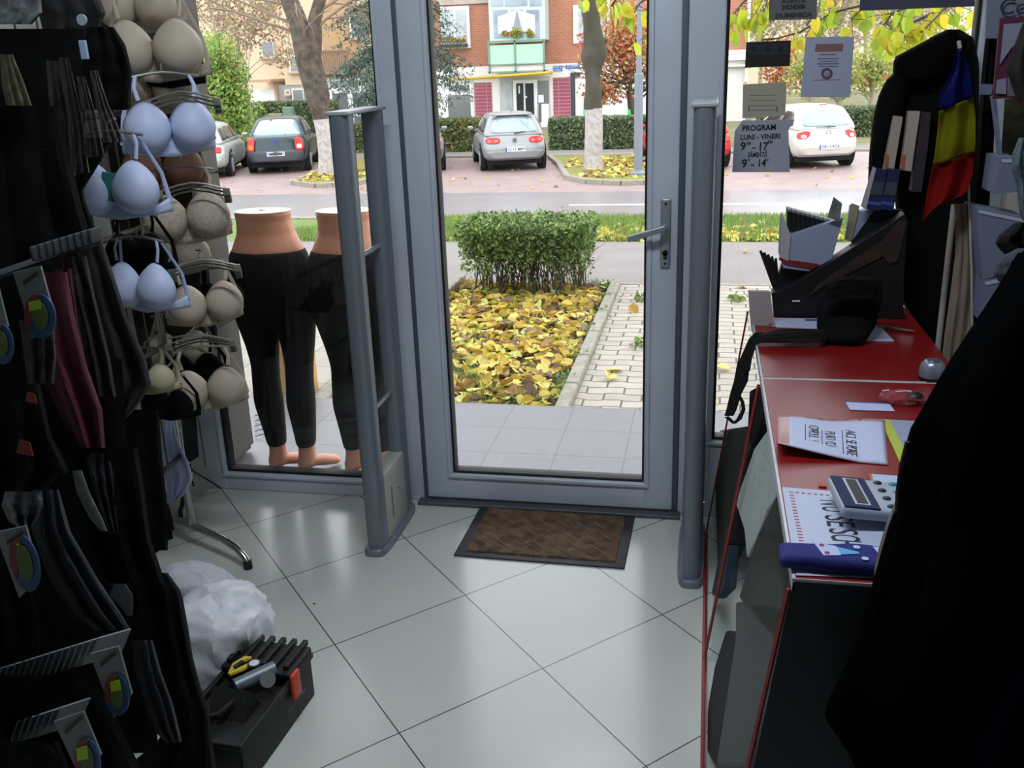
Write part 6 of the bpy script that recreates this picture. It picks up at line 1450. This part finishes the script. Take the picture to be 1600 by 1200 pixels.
# flag
t = thing('tricolour_flag', 'small blue, yellow and red flag drooping from a thin stick on the counter', 'flag', PY(1470, 345, 2.55))
fr = [(78, 1496, 1502), (110, 1487, 1510), (140, 1470, 1516), (165, 1468, 1520), (200, 1465, 1524), (240, 1460, 1524), (290, 1450, 1520), (320, 1445, 1508), (332, 1442, 1475), (345, 1441, 1450)]
def flagpart(name, ya, yb, mt, sl=22):
    m = MB(); n = 16; vs = []; fs = []
    for j in range(n+1):
        for i in range(n+1):
            u, v = i/n, j/n; py = lerp(ya, yb, v)+ (0 if False else 0)
            xl, xr2 = interp(fr, py); x = lerp(xl, xr2, u); yy = py-sl*(u-.25)*min(1, (py-78)/50) if ya > 80 or v > .0 else py
            vs.append(PY(x, max(70, yy), 2.55+.012*math.sin(u*9+v)+.006*math.sin(v*6)))
    for j in range(n):
        for i in range(n): fs.append((j*(n+1)+i, j*(n+1)+i+1, (j+1)*(n+1)+i+1, (j+1)*(n+1)+i))
    m.add(vs, fs); m.build(name, mt, t, smooth=True, world=True, solid=.0015)
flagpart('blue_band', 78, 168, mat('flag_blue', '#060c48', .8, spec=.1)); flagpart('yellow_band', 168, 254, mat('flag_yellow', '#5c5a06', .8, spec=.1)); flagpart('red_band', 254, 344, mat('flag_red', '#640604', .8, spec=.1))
m = MB(); m.tube([PY(1499, 66, 2.562), PY(1505, 120, 2.585), PY(1512, 240, 2.59), PY(1518, 420, 2.59), PY(1519, 520, 2.59)], .003, 8); m.build('stick', mat('white_stick', '#a8a49c', .6), t, world=True); m = MB(); m.tube([PY(1498, 64, 2.56), PY(1500, 75, 2.56)], .005, 8); m.build('stick_tip', mat('white_stick', '', .6), t, world=True)
# ------------------------------------------------------------------ PAPERS ON THE WINDOW
YG = 3.249
def paper(label, pix, mt, name='window_notice', cat='notice'):
    t = thing(name, label, cat, PY(*pix[0], YG)); m = MB(); m.prism([PY(px, py, YG) for px, py in pix], (0, .0012, 0)); m.build('sheet', mt, t, world=True); return t
def wtext(t, s, px, py, wpx, hpx, mt=INK, rot=0, sh=0, bold=0):
    c = PY(px, py, YG-.0012); w_ = PY(px+wpx/2, py, YG).x-PY(px-wpx/2, py, YG).x; h = (PY(px, py-hpx/2, YG).z-PY(px, py+hpx/2, YG).z)
    text(s, h*1.35, mt, t, basis(c, (1, 0, .0+rot), (0, 0, 1)), 'lettering', width=w_, shear=sh, bold=bold, ex=.0002, world=True)
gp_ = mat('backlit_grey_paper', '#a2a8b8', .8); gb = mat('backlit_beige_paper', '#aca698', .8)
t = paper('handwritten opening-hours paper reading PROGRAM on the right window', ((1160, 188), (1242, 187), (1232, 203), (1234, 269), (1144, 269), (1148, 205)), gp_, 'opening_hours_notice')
wtext(t, 'PROGRAM', 1186, 200, 52, 9, bold=.0006, rot=.02); wtext(t, 'LUNI - VINERI', 1188, 214, 62, 8, bold=.0005, rot=.02); wtext(t, '9', 1161, 229, 8, 13, bold=.0006); wtext(t, '00', 1170, 224, 7, 5, bold=.0003); wtext(t, '-', 1178, 230, 5, 10, bold=.0005); wtext(t, '17', 1192, 229, 13, 13, bold=.0006); wtext(t, '30', 1203, 222, 8, 5, bold=.0003)
wtext(t, 'SÂMBĂTĂ', 1183, 242, 30, 8, bold=.0003, sh=.2); wtext(t, '9', 1163, 256, 8, 13, bold=.0006); wtext(t, '00', 1170, 250, 5, 4); wtext(t, '-', 1176, 257, 5, 10, bold=.0005); wtext(t, '14', 1190, 255, 11, 12, bold=.0006); wtext(t, '00', 1198, 250, 5, 4)
t = paper('small beige-grey printed notice above the opening-hours paper', ((1161, 132), (1229, 128), (1227, 180), (1160, 185)), gb)
m = MB()
for y in (149, 157, 165, 172): m.prism([PY(px, py, YG-.0006) for px, py in ((1172, y), (1212, y-.6), (1212, y), (1172, y+.6))], (0, .0006, 0))
for x in (1170, 1214): m.prism([PY(px, py, YG-.0006) for px, py in ((x-1, 166), (x+1, 166), (x+1, 174), (x-1, 174))], (0, .0006, 0))
m.build('printed_lines', mat('faint_print', '#5f5a54', .8), t, world=True)
t = paper('dark olive-black card with three faint symbols on the right window', ((1166, 66), (1236, 63), (1234, 103), (1164, 106)), mat('dark_olive_card', '#141608', .7))
m = MB(); m.prism([PY(px, py, YG-.0006) for px, py in ((1169, 70), (1233, 67), (1232, 85), (1168, 87))], (0, .0006, 0)); m.build('grey_panel', mat('dark_grey_panel', '#23262c', .7), t, world=True)
for x in (1178, 1200, 1220):
    m = MB(); m.prism([PY(x+4*math.cos(a), 77+5*math.sin(a), YG-.0012) for a in [k*PI/4 for k in range(8)]], (0, .0005, 0)); m.build('symbol', BLACKP, t, world=True)
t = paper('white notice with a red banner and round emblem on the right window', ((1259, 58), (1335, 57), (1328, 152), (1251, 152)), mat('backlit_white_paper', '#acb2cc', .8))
def pr(nm, q, mt): m = MB(); m.prism([PY(px, py, YG-.0008) for px, py in q], (0, .0006, 0)); m.build(nm, mt, t, world=True)
pr('red_banner', ((1275, 69), (1318, 68), (1317, 80), (1273, 81)), mat('dim_red_print', '#8f6468', .8)); pr('red_line', ((1271, 124.6), (1312, 124.2), (1312, 125.2), (1271, 125.6)), mat('dim_red_print', '', .8))
for y, w_ in ((84.5, 26), (91, 34), (95, 28), (99, 34), (103, 30)): pr('printed_line', ((1294-w_/2, y), (1294+w_/2, y-.3), (1294+w_/2, y+1.2), (1294-w_/2, y+1.5)), mat('dim_grey_print', '#6e7088', .8))
wtext(t, 'ATENTIE', 1294, 75, 24, 6, mat('dim_dark_print', '#5a4450', .8)) if False else None
m = MB(); 
vs = []; fs = []; n = 24
for k in range(n):
    a = 2*PI*k/n; vs += [PY(1292+9*math.cos(a), 115+9*math.sin(a), YG-.001), PY(1292+5*math.cos(a), 115+5*math.sin(a), YG-.001)]
for k in range(n): fs.append((2*k, 2*((k+1) % n), 2*((k+1) % n)+1, 2*k+1))
m.add(vs, fs); m.build('round_emblem', mat('dim_purple_print', '#5f4f66', .8), t, world=True, solid=.0005); pr('heart_mark', ((1288, 112), (1292, 114), (1296, 112), (1296, 116), (1292, 120), (1288, 116)), mat('dim_pink_print', '#a88a96', .8))
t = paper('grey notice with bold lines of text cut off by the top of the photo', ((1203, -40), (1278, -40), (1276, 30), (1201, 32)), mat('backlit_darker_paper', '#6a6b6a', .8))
for s, y, w_ in (('ATENTIE', 1, 38), ('INCHIDEM', 11, 36), ('DUMINICA', 24, 58)):
    wtext(t, s, 1240, y, w_, 7, mat('grey_bold_print', '#3a3a3a', .8), bold=.001)
paper('dark grey-blue sheet at the very top of the right window', ((1345, -40), (1524, -40), (1523, 10), (1343, 17)), mat('backlit_blue_sheet', '#4a4c60', .8), 'window_sheet', 'sheet')

# ------------------------------------------------------------------ RIGHT SHELVES AND COATS
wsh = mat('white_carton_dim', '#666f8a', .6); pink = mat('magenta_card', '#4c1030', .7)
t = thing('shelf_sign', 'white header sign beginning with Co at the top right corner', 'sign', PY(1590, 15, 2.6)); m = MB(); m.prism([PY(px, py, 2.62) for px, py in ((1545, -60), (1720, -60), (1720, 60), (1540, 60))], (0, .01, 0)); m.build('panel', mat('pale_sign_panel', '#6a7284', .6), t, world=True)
c0 = PY(1561, 12, 2.612); text('Contessa', .052, mat('navy_lettering', '#1a2038', .6), t, basis(c0, (1, 0, -.02), (0, 0, 1)), 'lettering', align='LEFT', ex=.0004, world=True)
def card(label, pix, y, mt, name='carded_pack', cat='pack', th=.012, group=None):
    t = thing(name, label, cat, PY(*pix[0], y), 0, group); m = MB(); m.prism([PY(px, py, y) for px, py in pix], (0, th, 0)); m.build('card', mt, t, world=True); return t
t = card('magenta framed carded pack hanging under the header sign', ((1563, 28), (1640, 25), (1630, 150), (1552, 155)), 2.55, pink)
m = MB(); m.prism([PY(px, py, 2.545) for px, py in ((1569, 38), (1600, 35), (1600, 60), (1580, 75), (1563, 100))], (0, .004, 0)); m.prism([PY(px, py, 2.545) for px, py in ((1558, 125), (1573, 122), (1572, 147), (1556, 146))], (0, .004, 0)); m.build('white_print', mat('lilac_white_print', '#7c7f96', .6), t, world=True)
for i, (x, lab) in enumerate(((1577, 'small carded pack with pale circle below the magenta pack, left'), (1594, 'small carded pack with pale circle below the magenta pack, right'))):
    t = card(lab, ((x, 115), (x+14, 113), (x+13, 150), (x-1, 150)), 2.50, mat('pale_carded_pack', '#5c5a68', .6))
    m = MB(); m.prism([PY(x+6+4*math.cos(a), 130+7*math.sin(a), 2.497) for a in [k*PI/6 for k in range(12)]], (0, .002, 0)); m.build('oval_print', mat('violet_print', '#4a3a60', .6), t, world=True)
garment('dark_garment', 'black garment hanging between window frame and magenta pack', 'garment', [(40, 1546, 1563), (55, 1540, 1566), (130, 1532, 1558), (240, 1526, 1552), (330, 1516, 1545), (420, 1512, 1540), (560, 1500, 1530)], 2.68, BLACK, thick=.05)
garment('dark_garment', 'dark brown-black garment in front of the magenta pack', 'garment', [(30, 1600, 1640), (70, 1585, 1650), (110, 1572, 1650), (160, 1590, 1650)], 2.40, mat('very_dark_brown', '#140c0a', .9), thick=.05)
t = card('white tag between pole and magenta pack', ((1533, 131), (1552, 132), (1549, 148), (1530, 148)), 2.60, wsh, 'white_tag', 'tag', .004)
t = card('narrow white shelf upright with a bluish edge at the right', ((1550, 150), (1556, 150), (1567, 246), (1562, 246)), 2.58, wsh, 'shelf_upright', 'upright', .02)
card('khaki and white patterned pack behind the shelf upright', ((1572, 155), (1602, 150), (1602, 250), (1566, 246)), 2.66, mat('khaki_pattern', '#3c3c28', .8, var=.5, scale=30))
for q, lab in ((((1562, 246), (1590, 246), (1604, 300), (1590, 300), (1554, 303)), 'white open box on the shelf at the right, upper one'), (((1526, 325), (1604, 340), (1604, 415), (1536, 438), (1530, 380)), 'large white open box on the shelf at the right, middle'), (((1536, 438), (1604, 425), (1604, 520), (1530, 500)), 'white box at the bottom of the right shelf')):
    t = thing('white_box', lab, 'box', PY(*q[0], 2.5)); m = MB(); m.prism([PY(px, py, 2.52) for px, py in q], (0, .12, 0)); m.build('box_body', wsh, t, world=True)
    m = MB(); m.prism([PY(q[0][0]+3, q[0][1]+3, 2.518), PY(q[1][0]-2, q[1][1]+3, 2.518), PY(q[1][0]-2, q[1][1]+8, 2.518), PY(q[0][0]+4, q[0][1]+8, 2.518)], (0, .004, 0)); m.build('lid_rim', mat('white_carton_rim', '#a3adc8', .6), t, world=True)
garment('beige_garment', 'pale beige garment hanging below the flag', 'garment', [(318, 1490, 1520), (345, 1494, 1524), (400, 1492, 1527), (450, 1486, 1528), (520, 1476, 1520), (580, 1470, 1510)], 2.62, mat('pale_beige_cloth', '#7a6e62', .85), thick=.03, amp=.006)
t = thing('clothes_rail', 'slim white rail post beside the beige garment below the flag', 'post', PY(1476, 500, 2.72)); m = MB(); pt_ = PY(1491, 320, 2.72); m.tube([pt_, (pt_.x, 2.72, 0)], .008, 10); m.build('post', mat('white_stick', '', .6), t, world=True)
garment('grey_blue_scarf', 'light grey-blue knitted scarf at the right edge above the blue cap', 'scarf', [(215, 1592, 1620), (240, 1582, 1625), (262, 1580, 1625), (290, 1588, 1625), (330, 1592, 1625), (345, 1598, 1620)], 2.2, mat('grey_blue_wool', '#4a5c64', .9, bump=.5, bscale=120), thick=.05)
garment('baseball_cap', 'black cap with brim at the right edge above the dark blue hat', 'cap', [(348, 1585, 1640), (368, 1560, 1645), (380, 1555, 1650), (390, 1562, 1650), (402, 1575, 1650), (412, 1580, 1650)], 1.9, BLACK, thick=.12)
garment('blue_hat', 'dark navy blue hat at the right edge on top of the big coat', 'hat', [(388, 1590, 1640), (398, 1570, 1650), (410, 1558, 1655), (428, 1552, 1655), (440, 1560, 1650), (446, 1572, 1640)], 1.75, mat('navy_wool', '#141c30', .9, bump=.4, bscale=90), thick=.14)
# big black winter coat
coatm = mat('black_winter_coat', '#060708', .95, var=.3, scale=6, bump=.3, bscale=30, spec=.0)
t = thing('winter_coat', 'big black winter coat filling the lower right corner in front of the counter', 'coat', PY(1500, 1190, 1.15))
cloth('coat_body', [(395, 1590, 1760), (430, 1570, 1780), (470, 1545, 1790), (520, 1512, 1800), (560, 1486, 1800), (600, 1462, 1800), (640, 1440, 1800), (670, 1422, 1800), (700, 1414, 1800), (740, 1407, 1800), (800, 1398, 1800), (840, 1386, 1800), (900, 1366, 1800), (950, 1354, 1800), (1000, 1340, 1800), (1050, 1316, 1800), (1090, 1296, 1800), (1120, 1287, 1800), (1150, 1308, 1800), (1180, 1328, 1800), (1260, 1360, 1800)], 1.22, coatm, t, thick=.22, amp=.022, folds=3, nu=30, nv=60)
cloth('coat_sleeve', [(470, 1585, 1700), (520, 1545, 1700), (600, 1500, 1690), (700, 1480, 1680), (820, 1462, 1660), (940, 1440, 1640), (1060, 1420, 1620), (1130, 1420, 1600)], 1.06, coatm, t, thick=.12, amp=.006, folds=2, nv=40)
m = MB(); m.tube([PY(1418, 690, 1.15), PY(1408, 730, 1.15), PY(1403, 770, 1.15), PY(1402, 800, 1.15)], .003, 6); m.build('drawcord', BLACKP, t, world=True)
garment('white_scarf_edge', 'thin pale cloth edge hanging between calculator and black coat', 'cloth', [(770, 1404, 1412), (790, 1396, 1414), (820, 1384, 1404), (860, 1372, 1392), (890, 1366, 1380), (912, 1366, 1368)], 1.28, mat('pale_linen', '#7c7870', .9, bump=.3, bscale=200), thick=.01, amp=.002)
garment('navy_coat', 'very dark navy garment at the bottom right corner', 'coat', [(1040, 1590, 1700), (1100, 1560, 1700), (1150, 1530, 1700), (1260, 1480, 1700)], .92, mat('very_dark_navy', '#020308', .95, spec=0), thick=.1)

t = thing('road_barrier', 'low red metal barrier at the far left of the grass verge, behind the left mannequin', 'barrier', PZ(352, 366, -.5))
m = MB(); a_ = PY(330, 358, 12.5); b_ = PY(364, 356, 12.5); m.tube([(a_.x-.6, 12.5, a_.z), (b_.x, 12.5, b_.z), (b_.x+.02, 12.5, b_.z-.03)], .035, 10); m.build('top_rail', redp, t, world=True, smooth=True)
m = MB(); m.tube([(b_.x-.15, 12.5, b_.z), (b_.x-.15, 12.5, -.55)], .025, 8); m.build('post', redp, t, world=True)
t = thing('floor_speck', 'tiny dark speck on the white tiles right of the plastic bags', 'speck', PZ(491, 944, 0)); m = MB(); m.ell((0, 0, .002), (.004, .003, .002), 8, 6); m.build('speck', GASKET, t)
